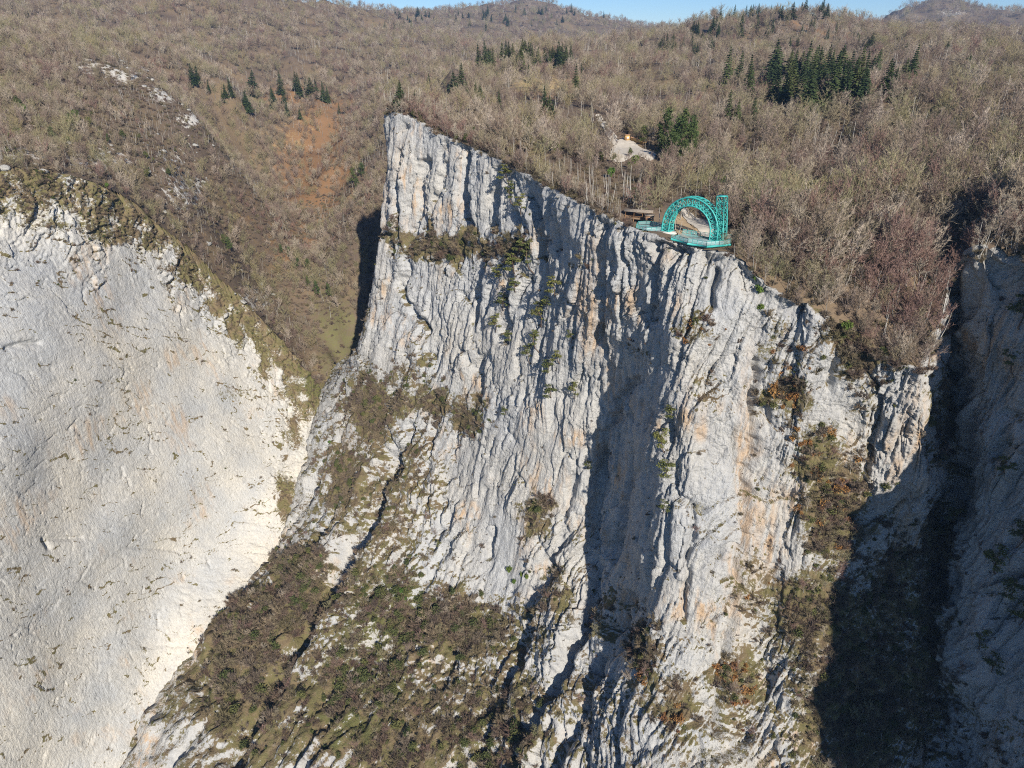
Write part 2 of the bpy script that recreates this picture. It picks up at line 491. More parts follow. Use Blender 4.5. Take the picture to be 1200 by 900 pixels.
# ------------------------------------------------------------------ ground heights
GP = [
    # behind the cliff rim
    (560, 120, 500), (640, 100, 620), (610, 72, 800), (735, 178, 346), (700, 212, 290), (700, 180, 340), (812, 262, 232), (790, 170, 360),
    (860, 285, 212), (900, 300, 208), (900, 200, 320), (900, 120, 480), (1000, 100, 480), (1100, 100, 420), (1200, 68, 640), (1200, 150, 320), (1200, 250, 210),
    (1050, 200, 290), (1000, 285, 215), (1060, 330, 196), (1050, 400, 187), (960, 320, 200), (1300, 110, 400), (1300, 235, 200), (1400, 190, 230), (650, 150, 400),
    (500, 118, 470), (520, 90, 640), (700, 110, 560), (780, 115, 560), (840, 110, 560), (620, 170, 335), (560, 150, 390),
    (1100, 280, 215), (1150, 265, 205),
    # hill with conifers on the skyline
    (920, 14, 1100), (860, 20, 1130), (830, 25, 1150), (750, 45, 1200), (820, 65, 880), (970, 20, 1080), (1030, 38, 1000), (1100, 60, 820), (900, 60, 800), (1000, 60, 760),
    (1250, 60, 800),
    # far ranges
    (1100, -4, 3000), (1060, 5, 2950), (1030, 22, 2900), (1200, 14, 2900), (1300, 8, 3000), (1100, 50, 2000), (1250, 50, 2000), (950, 60, 2000), (850, 60, 2000),
    (620, -2, 3500), (580, 6, 3500), (540, 12, 3600), (660, 8, 3500), (700, 22, 3500), (740, 31, 3500), (790, 34, 3500), (850, 46, 3500), (900, 56, 3400), (960, 56, 3200), (1000, 40, 3000), (690, 56, 2300), (600, 56, 2000), (760, 56, 2200),
    (950, 60, 3900), (480, 12, 3300), (440, 10, 2600), (520, 14, 3000), (500, 40, 1900), (430, 30, 1700),
    (350, 0, 1650), (300, -15, 1600), (390, 3, 1700), (430, 8, 1800), (200, -20, 1500), (100, -15, 1400), (0, -20, 1300), (-150, -20, 1200),
    (300, 42, 1200), (420, 62, 1200), (500, 58, 1300), (200, 45, 1100), (120, 40, 1050), (60, 42, 1000), (400, 100, 1000), (330, 90, 1000), (250, 80, 980),
    (1500, 30, 3200), (-300, -10, 3000), (1600, 50, 1500), (300, 30, 2600), (150, 30, 2600), (0, 20, 2500), (400, 45, 2300),
    # valley behind the spur
    (330, 250, 690), (400, 150, 850), (300, 130, 890), (420, 245, 570), (400, 430, 462), (400, 350, 500), (350, 350, 510), (370, 300, 590), (300, 200, 760), (430, 190, 690),
    (445, 130, 800), (405, 395, 478),
    # ridge of the opposite side
    (100, 62, 600), (230, 142, 565), (165, 95, 585), (0, 48, 620), (0, 105, 480), (100, 150, 430), (200, 205, 455), (250, 285, 440), (285, 210, 590), (300, 300, 520), (310, 370, 445), (-150, 80, 500),
    (-150, 40, 640), (50, 55, 610), (40, 195, 330), (-100, 150, 330), (150, 230, 375), (350, 420, 440),
    (270, 110, 800), (200, 75, 800), (110, 45, 800),
]
gp = [P(*g) for g in GP]
gp += [W(x_, 4600, -160) for x_ in (-3500, -2500, -1500, -700, 0, 700, 1500, 2500, 3500)] + [W(x_, 6800, -500) for x_ in (-5500, -3000, -1000, 1000, 3000, 5500)]
for c in main_net[:17]: gp.append(c[0])
for c in slab_net: gp.append(c[0])
gp += [W(-66, 500, -95), W(-86, 480, -150), W(-100, 520, -165), W(-118, 540, -150), W(-45, 520, -48), W(-75, 620, -85), W(-30, 600, -42), W(-40, 800, -50), W(220, 100, -72), W(280, 40, -80), W(250, 180, -50), W(180, 110, -84), W(195, 60, -84), W(-420, 180, -30), W(-380, 300, -30), W(-112, 445, -218)]
gp = np.array(gp)


def qmap(x, y):
    yy = np.maximum(y, 60.0)
    return np.stack([x / (yy + 60.0), 0.62 * np.log(yy)], -1)


_q = qmap(gp[:, 0], gp[:, 1])
_c = 0.012


def _phi(d2): return np.sqrt(d2 + _c * _c)


_A = _phi(((_q[:, None] - _q[None]) ** 2).sum(-1)) + np.eye(len(gp)) * -1e-3
_n = len(gp)
_big = np.zeros((_n + 3, _n + 3))
_big[:_n, :_n] = _A
_big[:_n, _n:] = np.c_[np.ones(_n), _q]
_big[_n:, :_n] = _big[:_n, _n:].T
_w = np.linalg.solve(_big, np.r_[gp[:, 2], 0, 0, 0])

FLAT = []    # (x, y, radius, z) levelled places: car park, clearing


def base_height(x, y):
    x = np.asarray(x, float); y = np.asarray(y, float)
    sh = x.shape; x = x.ravel(); y = y.ravel()
    out = np.empty(len(x))
    for i in range(0, len(x), 60000):
        q = qmap(x[i:i + 60000], y[i:i + 60000])
        d2 = (q[:, :1] - _q[None, :, 0]) ** 2 + (q[:, 1:] - _q[None, :, 1]) ** 2
        out[i:i + 60000] = _phi(d2) @ _w[:_n] + _w[_n] + q @ _w[_n + 1:]
    return out.reshape(sh)


def height(x, y):
    x = np.asarray(x, float); y = np.asarray(y, float)
    z = base_height(x, y)
    far = sstep(500, 1800, y)
    mid = sstep(350, 900, y)
    n1 = fbm(x / 420 + 3, y / 420, 0.3, 3)
    rid = 0.5 - np.abs(noise3(x / 230 + 7, y / 300, 2.2))
    n2 = fbm(x / 60, y / 60, 4.4, 3)
    z = z + far * (n1 * 12 + (rid - .32) * 36) - 14 * sstep(1300, 3000, y) + mid * n2 * 3.0 + (0.35 + 0.65 * mid) * n2 * 2.0
    z = z + sstep(260, 520, y) * (fbm(x / 95 + 2, y / 95, 7.7, 2) * 8.5 + (.3 - np.abs(noise3(x / 70 + 5, y / 110, 1.2))) * 18 * sstep(300, 700, y))
    for (fx, fy, fr, fz) in FLAT:
        d = np.hypot(x - fx, y - fy)
        w = 1 - sstep(fr * 0.7, fr * 1.5, d)
        z = z * (1 - w) + fz * w
    return z


for (u, v, z, r) in ((742, 178, 250.0, 15), (812, 264, 242.0, 11), (762, 269, 241.2, 8), (835, 283, 240.8, 7)):
    c = PZ(u, v, z)
    FLAT.append((c[0], c[1], r, z))

# ------------------------------------------------------------------ dense sheets from the nets
def cr(ctrl, counts, axis=0):
    """Catmull-Rom along axis; counts samples per segment"""
    c = np.moveaxis(ctrl, axis, 0)
    n = len(c)
    pad = np.concatenate([[2 * c[0] - c[1]], c, [2 * c[-1] - c[-2]]])
    out = []
    for i in range(n - 1):
        k = counts[i]
        t = np.arange(k) / k
        if i == n - 2: t = np.r_[t, 1.0]
        t = t.reshape(-1, *([1] * (c.ndim - 1)))
        p0, p1, p2, p3 = pad[i], pad[i + 1], pad[i + 2], pad[i + 3]
        out.append(0.5 * (2 * p1 + (p2 - p0) * t + (2 * p0 - 5 * p1 + 4 * p2 - p3) * t ** 2 + (3 * p1 - p0 - 3 * p2 + p3) * t ** 3))
    return np.moveaxis(np.concatenate(out), 0, axis)


def grid_normals(g):
    du = np.gradient(g, axis=0); dv = np.gradient(g, axis=1)
    n = np.cross(du, dv)
    return n / (np.linalg.norm(n, axis=-1, keepdims=True) + 1e-9)


def grid_faces(nu, nv, flip=False):
    i = np.arange(nu * nv).reshape(nu, nv)
    q = np.stack([i[:-1, :-1], i[1:, :-1], i[1:, 1:], i[:-1, 1:]], -1).reshape(-1, 4)
    return q[:, ::-1] if flip else q


def seg_dist(u, v, pts):
    d = np.full(u.shape, 1e9)
    for (ax, ay), (bx, by) in zip(pts[:-1], pts[1:]):
        vx, vy = bx - ax, by - ay
        t = np.clip(((u - ax) * vx + (v - ay) * vy) / (vx * vx + vy * vy), 0, 1)
        d = np.minimum(d, np.hypot(u - ax - t * vx, v - ay - t * vy))
    return d


def blob_field(u, v, blobs):
    f = np.zeros(u.shape)
    for (bu, bv, ru, rv, s) in blobs:
        f = np.maximum(f, s * np.exp(-(((u - bu) / ru) ** 2 + ((v - bv) / rv) ** 2) ** 1.5))
    return f


# rim lines in plan, and the gorge outline they close
main_counts = [36, 52, 60, 60, 62, 62, 58, 60, 52, 48, 52, 52, 28, 26, 36, 56, 20, 14, 12]
row_counts = [92, 92, 92, 96, 108, 104, 66]
main_b = cr(cr(main_net, main_counts, 0), row_counts, 1)
slab_counts = [30, 90, 80, 70, 60, 50, 24]
srow_counts = [120, 120, 120, 120, 80]
slab_b = cr(cr(slab_net, slab_counts, 0), srow_counts, 1)
rim = main_b[:, 0, :2]
srim = slab_b[:, 0, :2]
GORGE = np.concatenate([srim[::3], [[-112, 446]], rim[::3], [[130, -300], [-400, -300], [-400, 100]]])


def poly_sd(x, y, poly, reach=60.0):
    """signed distance, positive inside"""
    x = np.asarray(x, float); y = np.asarray(y, float)
    sh = x.shape; x = x.ravel(); y = y.ravel()
    ins = np.zeros(len(x), bool); d = np.full(len(x), reach)
    for (ax, ay), (bx, by) in zip(poly, np.roll(poly, -1, 0)):
        c = ((ay > y) != (by > y))
        if c.any():
            xi = (bx - ax) * (y[c] - ay) / (by - ay + 1e-12) + ax
            ins[c] ^= x[c] < xi
        near = (x > min(ax, bx) - reach) & (x < max(ax, bx) + reach) & (y > min(ay, by) - reach) & (y < max(ay, by) + reach)
        if near.any():
            xn, yn = x[near], y[near]
            vx, vy = bx - ax, by - ay
            t = np.clip(((xn - ax) * vx + (yn - ay) * vy) / (vx * vx + vy * vy + 1e-12), 0, 1)
            d[near] = np.minimum(d[near], np.hypot(xn - ax - t * vx, yn - ay - t * vy))
    return np.where(ins, d, -d).reshape(sh)


# ------------------------------------------------------------------ main cliff
CRACKS = [
    ([(545, 162), (543, 215), (546, 268)], 8, 5), ([(499, 190), (494, 240), (480, 300), (474, 335)], 4, 4), ([(470, 325), (476, 350), (500, 388)], 4.5, 4),
    ([(566, 290), (560, 330), (556, 372)], 5, 5), ([(455, 535), (425, 615), (385, 680), (330, 770), (265, 890)], 15, 11), ([(430, 560), (400, 640), (360, 720)], 5, 6), ([(520, 640), (470, 740), (420, 850)], 4, 7), ([(522, 585), (506, 640)], 4, 3.5), ([(576, 620), (572, 655)], 4, 3.5),
    ([(706, 540), (692, 620), (688, 700), (660, 780), (620, 860)], 7, 8), ([(606, 250), (600, 330), (588, 400)], 5, 4), ([(633, 225), (632, 300)], 5, 4), ([(742, 445), (712, 500), (700, 560)], 4, 5),
    ([(768, 290), (764, 335), (760, 380)], 5, 4), ([(838, 318), (832, 360)], 4, 4), ([(890, 430), (886, 540), (872, 640), (850, 740), (842, 860)], 4.5, 5), ([(672, 560), (655, 640)], 3, 5),
    ([(470, 175), (466, 250), (455, 330)], 2.5, 3), ([(520, 170), (514, 230)], 2.5, 3), ([(580, 200), (577, 262)], 4, 4), ([(710, 300), (705, 420)], 3, 4), ([(655, 250), (652, 300)], 3, 3),
    ([(478, 500), (450, 575), (430, 640)], 4, 4), ([(510, 480), (500, 560), (470, 640)], 3.5, 4), ([(1030, 470), (1012, 560)], 4, 5), ([(985, 380), (975, 450)], 3, 4), ([(812, 600), (800, 720)], 3, 4),
    ([(640, 660), (610, 760), (560, 880)], 6, 7), ([(730, 700), (690, 800), (650, 900)], 6, 7), ([(680, 720), (640, 820), (600, 900)], 5, 6),
]
VEG = [
    (520, 288, 62, 20, 1.0), (592, 292, 34, 20, 0.9), (470, 275, 18, 14, 0.7), (432, 478, 34, 50, 0.95), (478, 440, 30, 18, 0.7), (500, 470, 58, 22, 0.8), (548, 490, 26, 22, 0.8),
    (400, 560, 28, 50, 0.9), (450, 590, 50, 70, 0.56), (440, 700, 60, 60, 0.62), (490, 540, 30, 50, .5), (520, 735, 105, 46, .74), (420, 800, 90, 80, 0.58), (290, 790, 60, 110, .85), (350, 690, 34, 60, 0.85), (560, 850, 100, 70, 0.56), (470, 880, 80, 40, .6),
    (630, 605, 22, 30, 0.85), (650, 690, 20, 30, 0.5), (925, 465, 32, 40, 0.85), (955, 540, 34, 55, 0.85), (975, 610, 46, 66, 0.95), (955, 720, 64, 64, 0.9), (1000, 560, 24, 40, .7), (865, 800, 34, 50, 0.8), (756, 770, 24, 48, 0.85),
    (790, 835, 24, 40, 0.7), (815, 385, 34, 26, 0.6), (755, 420, 22, 16, 0.45), (1015, 395, 50, 50, 1.0), (1062, 385, 24, 50, 1.0), (1000, 820, 90, 110, 0.8), (1050, 700, 50, 110, 0.7), (1110, 480, 12, 130, 0.6),
    (680, 300, 16, 12, 0.5), (905, 400, 16, 50, 0.6), (940, 420, 30, 24, 0.5), (820, 460, 26, 26, 0.45), (1010, 480, 22, 40, 0.5), (880, 690, 26, 60, 0.55), (1150, 880, 60, 60, 0.4), (700, 720, 16, 40, 0.4),
    (460, 260, 8, 8, .5), (412, 330, 14, 80, .8), (1085, 800, 50, 120, 0.62), (1100, 640, 26, 60, 0.7),
]
GREENS = [(440, 770, 50, 90, 0.8), (470, 690, 40, 40, 0.8), (400, 850, 40, 40, 0.7), (560, 870, 60, 30, 0.6), (1010, 360, 20, 20, 0.5), (390, 540, 14, 30, 0.6)]

_dz = height(main_b[:, 0, 0], main_b[:, 0, 1]) - 0.1 - main_b[:, 0, 2]
_dz = np.clip(_dz, -4, 4)
main_b[..., 2] += _dz[:, None] * (1 - sstep(0, 20, np.arange(main_b.shape[1])))[None, :]
g = main_b
N0 = grid_normals(g)
tow = np.array((0, 0, CAMZ)) - g
sgn = np.sign(np.mean((N0 * tow).sum(-1)))
N0 = N0 * sgn
MAIN_FLIP = sgn < 0
# smooth the normals so that the relief does not fold
for _ in range(14):
    N0[1:-1] = (N0[:-2] + 2 * N0[1:-1] + N0[2:]) / 4
    N0[:, 1:-1] = (N0[:, :-2] + 2 * N0[:, 1:-1] + N0[:, 2:]) / 4
N0 /= np.linalg.norm(N0, axis=-1, keepdims=True)
U, V, F = proj(g)
zz = g[..., 2] - CAMZ
tt = np.concatenate([np.zeros((len(g), 1)), np.cumsum(np.linalg.norm(np.diff(g, axis=1), axis=-1), 1)], 1)
slant = np.clip((1 - sstep(470, 570, U)) * sstep(400, 500, V) + sstep(650, 730, V) * (1 - sstep(720, 780, U)), 0, 1)
w = g[..., 0] * 0.785 + g[..., 1] * 0.62
rough = fbm(g[..., 0] / 26, g[..., 1] / 26, zz / 26 + 31, 2)


def relief(s, t):
    wp = noise3(s / 30, w / 30, t / 60) * 6
    wq = noise3(s / 8 + 4, w / 9, t / 15) * 0.8
    wr = noise3(s / 2.5 + 4, w / 3, t / 4) * 0.22
    s2 = s + wp + wq + wr
    t2 = t + noise3(s / 12, w / 12 + 9, t / 20) * 7 + noise3(s / 3, w / 3 + 9, t / 5) * 1.0

    def bl(ls, lt, off): return np.sqrt(np.abs(noise3(s2 / ls + off, w / ls * 0.6 + off, t / lt + off)) + 1e-4) - 0.5

    def rg(ls, lt, off): return 0.5 - 2 * np.abs(noise3(s2 / ls + off, w / ls * 0.6, t / lt + off))
    d = 4.6 * bl(40, 110, 1.3) + 1.3 * bl(14, 50, 5.7) + 0.6 * rg(6.5, 22, 9.1)
    on = sstep(-.35, .3, noise3(s / 14 + 3, w / 14, t / 22))
    on2 = sstep(-.3, .3, noise3(s / 7 + 13, w / 7, t / 9))
    for ls, lt, amp, crk, sd_ in ((27.0, 70, 2.0, 1.8, 6), (11.0, 48, 1.45, 1.5, 1), (4.6, 22, 0.95, 0.75, 2), (2.0, 9.0, 0.50, 0.40, 3), (0.95, 3.2, 0.26, 0.25, 4)):
        gap, cid, tl = worley2(s2 / ls, t2 / lt, sd_, True)
        cid = cid + tl * 1.25
        m_ = on if ls > 4 else on2
        d += amp * cid * (.35 + .8 * m_) - crk * np.exp(-(gap / 0.09) ** 2) * (.1 + 1.1 * m_ ** 2)
    d += (0.75 * rg(2.6, 30, 13.1) + 0.45 * rg(1.25, 13, 23.1) + 0.22 * rg(0.7, 7, 33.1)) * (.4 + .8 * (1 - on))
    d += 0.8 * noise3(s / 16, w / 16, t / 7.5) + 0.35 * noise3(s / 5, w / 5, t / 3.0) + 0.25 * noise3(s / 1.3, w / 1.3, t / 1.5) + 0.22 * noise3(s / .7, w / .7, t / .9)
    return d


sA = g[..., 0] * 0.62 - g[..., 1] * 0.785
DA = relief(sA + 0.06 * tt, tt)
sC = np.cumsum(np.r_[0, np.linalg.norm(np.diff(g, axis=0), axis=-1).mean(1)])[:, None] + 0 * tt
DB = relief(sC + 0.22 * tt, tt * 0.8)
D = DA * (1 - slant) + DB * slant * 1.45
side = sstep(1070, 1130, U)
D *= 1 + 0.35 * side
D += side * (7.0 * noise3(sA / 26, w / 26, tt / 34 + 3) + 4.5 * (np.sqrt(np.abs(noise3(sA / 13, w / 13, tt / 40 + 8))) - .5))
D *= 0.85 + 0.42 * np.clip(rough, -0.8, 1.0)
calm = blob_field(U, V, [(640, 560, 46, 90, 0.5), (585, 640, 34, 50, 0.6), (500, 330, 30, 40, 0.2), (600, 440, 30, 40, .3)])
D *= 1 - calm
jit_u = noise3(g[..., 0] / 9, g[..., 1] / 9, zz / 9 + 50) * 6 + noise3(g[..., 0] / 3, g[..., 1] / 3, zz / 3 + 50) * 2.5; jit_v = noise3(g[..., 0] / 9 + 30, g[..., 1] / 9, zz / 9) * 6
for pts, depth, wid in CRACKS:
    D -= depth * np.exp(-(seg_dist(U + jit_u, V + jit_v, pts) / wid) ** 2)
rowf = np.cumsum(np.r_[0, np.full(main_b.shape[1] - 1, 1.0)])
D *= sstep(-10, 12, rowf)[None, :]
vb = blob_field(U + jit_u * 3.5, V + jit_v * 3.5, VEG)
D *= 1 - 0.25 * np.clip(vb, 0, 1)
D += 1.6 * vb * noise3(g[..., 0] / 3.5, g[..., 1] / 3.5, zz / 3.5)
g1 = g + N0 * D[..., None]
g1[..., 2] += side * (1 - sstep(0, 150, np.arange(g.shape[1])))[None, :] * (7 * noise3(sA / 17 + 3, 0.5, 1.5) + 4 * noise3(sA / 6 + 3, 0.5, 1.5))
# ledges: flat-topped steps where bushes grow
g1[..., 2] += 0.8 * noise3(g[..., 0] / 5, g[..., 1] / 5, zz / 5)
N1 = grid_normals(g1) * sgn
veg = np.clip(vb * 0.95 + sstep(0.45, 0.8, N1[..., 2] + 0.18 * rough) * 0.55 - 0.05 + 0.16 * (noise3(g[..., 0] / 20, g[..., 1] / 20, zz / 20 + 8) > 0.25), 0, 1)
grn = np.clip(blob_field(U + jit_u * 3, V + jit_v * 3, GREENS) + 0.25 * noise3(g[..., 0] / 30, g[..., 1] / 30, zz / 30), 0, 1)
# tuck strip behind the rim, under the turf
rows = []
for back, dz in ((9.0, -2.5), (3.2, -0.15)):
    r = g1[:, 0].copy()
    hn = N0[:, 0, :2] / (np.linalg.norm(N0[:, 0, :2], axis=1, keepdims=True) + 1e-6)
    r[:, :2] -= hn * back
    r[:, 2] = height(r[:, 0], r[:, 1]) + dz
    r[:, 2] = np.clip(r[:, 2], g1[:, 0, 2] - 10, g1[:, 0, 2] + 4)
    rows.append(r[:, None])
g1 = np.concatenate(rows + [g1], 1)
veg = np.concatenate([np.ones((len(veg), 2)), veg], 1)
grn = np.concatenate([np.zeros((len(grn), 2)), grn], 1)
stain = blob_field(U + jit_u * 2, V + jit_v * 2, [(1078, 520, 18, 60, 1), (1062, 600, 16, 30, .8), (690, 370, 16, 50, .9), (705, 300, 14, 30, .5), (715, 460, 10, 50, .7), (880, 560, 12, 130, .8), (450, 240, 10, 60, .4), (860, 690, 10, 60, .7), (640, 700, 30, 20, .4), (1160, 400, 20, 60, .4), (620, 620, 14, 30, .5), (470, 180, 20, 30, .3)])
stain = np.concatenate([np.zeros((len(stain), 2)), stain], 1)
me = np_mesh("cliff_face", g1.reshape(-1, 3), grid_faces(g1.shape[0], g1.shape[1], MAIN_FLIP), M['rock'], False, {"veg": veg, "green": grn, "stain": stain})
cliff = tag(link("cliff_face", me), "tall fluted grey-white limestone cliff under the teal arch", None, None, "structure")
MAIN_PTS, MAIN_VEG, MAIN_N, MAIN_GRN = g1, veg, grid_normals(g1) * sgn, grn

# ------------------------------------------------------------------ opposite slab
g = slab_b
N0 = grid_normals(g)
tow = np.array((0, 0, CAMZ)) - g
sgn = np.sign(np.mean((N0 * tow).sum(-1)))
N0 = N0 * sgn
SLAB_FLIP = sgn < 0
U, V, F = proj(g)
x, y, z = g[..., 0], g[..., 1], g[..., 2]
al = x * 0.4 + y * 0.91
rimv = np.interp(U, [-200, 0, 100, 190, 262, 325, 375], [175, 200, 212, 270, 338, 395, 452])
jn = noise3(al / 14, x / 14, z / 14) * 30 + noise3(al / 5, x / 5, z / 5) * 14
brk = np.clip(1 - sstep(6, np.where(U < 130, 150, 90), V + jn * 1.4 - rimv) + blob_field(U + jn, V + jn, [(355, 470, 34, 70, 0.62), (300, 380, 50, 40, 0.6), (340, 590, 20, 40, .6)]), 0, 1)
wz = noise3(al / 22, x / 22, z / 22) * 7 + noise3(al / 8, x / 8, z / 8) * 2.5 + noise3(al / 2.5, x / 2.5, z / 2.5) * .8
zb = z + 0.55 * al
D = 4.0 * fbm(al / 70, x / 70, z / 60, 2) + 0.10 * fbm(al / 2.2, x / 2.2, z / 2.0, 3)
for ls, lz, amp, crk, sd_ in ((19, 8.0, .22, .75, 11), (8, 3.4, .13, .55, 12), (3.0, 1.5, .06, .22, 13)):
    gap, cid = worley2((al + wz) / ls, (zb + wz * .8) / lz, sd_)
    pm = sstep(-.25, .35, noise3(al / 40 + sd_, x / 40, z / 30))
    D += (amp * cid - crk * np.exp(-(gap / .05) ** 2) * sstep(-.05, .25, noise3(al / 11 + sd_, x / 11, z / 8))) * (.35 + .65 * pm)
gap, cid = worley2((al + wz) / 7, (z + wz) / 8, 17)
gap2, cid2 = worley2((al + wz) / 2.6, (z + wz) / 3, 18)
D += brk * (1.5 * cid - 1.2 * np.exp(-(gap / .12) ** 2) + .8 * cid2 - .6 * np.exp(-(gap2 / .12) ** 2) + 0.5 * noise3(al / 1.6, x / 1.6, z / 1.6))
D += 0.16 * np.tanh(noise3(al / 17 + 40, 0.1, (zb + wz * 0.9) / 5.5) * 14) * sstep(-.1, .3, noise3(al / 9, x / 9, zb / 6 + 70))
# overhung niches and an arch-shaped scar
for pts, depth, wid in (([(8, 408), (26, 402), (42, 402)], 1.8, 3), ([(54, 632), (60, 642)], 1.8, 3), ([(60, 632), (95, 630)], 1.0, 2.5), ([(150, 640), (210, 645)], 0.8, 2.5)):
    D -= depth * np.exp(-(seg_dist(U, V, pts) / wid) ** 2)
g1 = g + N0 * D[..., None]
N1 = grid_normals(g1) * sgn
ln1 = noise3(al / 17 + 40, 0.1, (zb + wz * 0.9) / 5.5); ln2 = noise3(al / 10 + 80, 0.1, (zb + wz * 1.1) / 3.6)
line = (np.abs(ln1) < 0.045) | ((np.abs(ln2) < 0.04) & (noise3(al / 30, x / 30, z / 20 + 5) > 0))
patchy = noise3(al / 8, x / 8, zb / 5 + 70) + .5 * noise3(al / 30, x / 30, z / 25 + 50)
fringe = (1 - sstep(-10, 75, V + jn * .8 - rimv))
veg = np.clip(brk * (0.56 + 0.26 * fringe + 0.5 * noise3(al / 9, x / 9, z / 7)) + 0.72 * line * (patchy > 0.16) + blob_field(U, V, [(335, 585, 14, 30, .6), (270, 460, 30, 14, .45), (345, 510, 14, 18, .4), (350, 400, 16, 20, .4)]) - 0.02, 0, 1)
grn = blob_field(U, V, [(375, 430, 30, 60, 0.9)])
rows = []
for back, dz in ((12.0, -3.0), (3.5, -0.3)):
    r = g1[:, 0].copy()
    hn = N0[:, 0, :2] / (np.linalg.norm(N0[:, 0, :2], axis=1, keepdims=True) + 1e-6)
    r[:, :2] -= hn * back
    r[:, 2] = height(r[:, 0], r[:, 1]) + dz
    rows.append(r[:, None])
g1 = np.concatenate(rows + [g1], 1)
veg = np.concatenate([np.ones((len(veg), 2)), veg], 1)
grn = np.concatenate([np.zeros((len(grn), 2)), grn], 1)
me = np_mesh("rock_slab", g1.reshape(-1, 3), grid_faces(g1.shape[0], g1.shape[1], SLAB_FLIP), M['slab'], False, {"veg": veg, "green": grn})
tag(link("rock_slab", me), "broad smooth cream limestone slab across the gorge", None, None, "structure")
SLAB_PTS, SLAB_VEG, SLAB_N = g1, veg, grid_normals(g1) * sgn
print("cliffs", round(time.time() - T0, 1))

# ------------------------------------------------------------------ ground sheet
NR, NC = 600, 560
ys = 90.0 * np.exp(np.linspace(0, math.log(4500 / 90.0), NR))
ks = np.linspace(-1, 1, NC)
X = ks[None, :] * (0.86 * ys[:, None] + 70)
Y = np.repeat(ys[:, None], NC, 1)
Z = height(X, Y)
U, V, F = proj(np.stack([X, Y, Z], -1))
OUTCROP = [(165, 95, 60, 22, .0), (110, 75, 28, 16, .75), (150, 88, 26, 14, .7), (190, 110, 26, 14, .7), (225, 140, 20, 14, .6), (210, 190, 40, 30, .42), (30, 180, 60, 22, .5), (120, 190, 50, 22, .5), (215, 225, 36, 30, .5), (60, 150, 50, 20, .36), (270, 40, 60, 20, .30), (380, 62, 40, 12, .30), (440, 58, 30, 10, .3), (1115, 15, 24, 7, .5), (300, 350, 30, 30, .5)]
ORANGE = [(375, 185, 60, 90, .85), (350, 270, 50, 60, .55), (340, 120, 60, 26, .6), (400, 220, 30, 60, .5), (300, 250, 90, 60, .35), (930, 35, 90, 14, .45), (640, 105, 60, 14, .6), (330, 300, 50, 60, .3)]
GREEN = [(394, 400, 34, 64, .72), (385, 340, 34, 60, .5), (380, 340, 24, 50, .45), (420, 330, 20, 60, .4), (300, 300, 40, 60, .25)]
STRAW = [(640, 100, 48, 9, .9), (870, 275, 26, 16, .55), (810, 262, 26, 18, .5), (330, 150, 60, 40, .3), (240, 230, 60, 60, .25)]
jx = noise3(X / 40, Y / 40, 3.0) * 22 + noise3(X / 14, Y / 14, 3.0) * 9; jy = noise3(X / 40, Y / 40, 9.0) * 14 + noise3(X / 14, Y / 14, 9.0) * 5
UJ, VJ = U + jx * np.clip(300 / Y, .2, 1.2), V + jy * np.clip(300 / Y, .2, 1.2)
att = {"rock": np.clip(blob_field(UJ, VJ, OUTCROP), 0, 1), "orange": blob_field(UJ, VJ, ORANGE), "green": blob_field(UJ, VJ, GREEN), "straw": blob_field(UJ, VJ, STRAW)}
# natural boulder relief on the stony ground
Z += att["rock"] * (1.6 * np.abs(noise3(X / 7, Y / 7, 1.0)) + 0.8 * noise3(X / 3, Y / 3, 5.0))
sd = poly_sd(X, Y, GORGE)
q = grid_faces(NR, NC)
keep = (sd.ravel()[q] < -0.6 + 1.2 * noise3(X / 5, Y / 5, 2.0).ravel()[q]).all(1)
me = np_mesh("ground", np.stack([X, Y, Z], -1).reshape(-1, 3), q[keep][:, ::-1], M['ground'], True, att)
me.update()
gnd = tag(link("ground", me), "brown leaf-littered hills and plateau around the gorge", None, None, "structure")
if me.polygons[0].normal.z < 0: me.flip_normals()
print("ground", round(time.time() - T0, 1))


def drape(name, poly_uv, z, mat, label, lift=0.12):
    poly = np.array([PZ(u, v, z)[:2] for u, v in poly_uv])
    # rounded, uneven outline
    pts = []
    n = len(poly)
    for i in range(n):
        p0, p1, p2, p3 = poly[i - 1], poly[i], poly[(i + 1) % n], poly[(i + 2) % n]
        for t in np.linspace(0, 1, 8, endpoint=False):
            pts.append(0.5 * (2 * p1 + (p2 - p0) * t + (2 * p0 - 5 * p1 + 4 * p2 - p3) * t * t + (3 * p1 - p0 - 3 * p2 + p3) * t ** 3))
    pts = np.array(pts)
    pts += np.stack([noise3(pts[:, 0] / 2, pts[:, 1] / 2, 3.0), noise3(pts[:, 0] / 2, pts[:, 1] / 2, 8.0)], -1) * 0.8
    c = pts.mean(0)
    rings = [c + (pts - c) * f for f in np.linspace(1, 0.05, 14)]
    v = np.concatenate(rings)
    vz = height(v[:, 0], v[:, 1]) + lift
    vz = np.maximum(vz, 0)
    m = len(pts); f = []
    for r in range(13):
        for i in range(m):
            f.append((r * m + i, r * m + (i + 1) % m, (r + 1) * m + (i + 1) % m, (r + 1) * m + i))
    me = np_mesh(name, np.c_[v, vz], np.array(f), mat, True)
    if me.polygons[0].normal.z < 0: me.flip_normals()
    return tag(link(name, me), label, None, None, "structure")


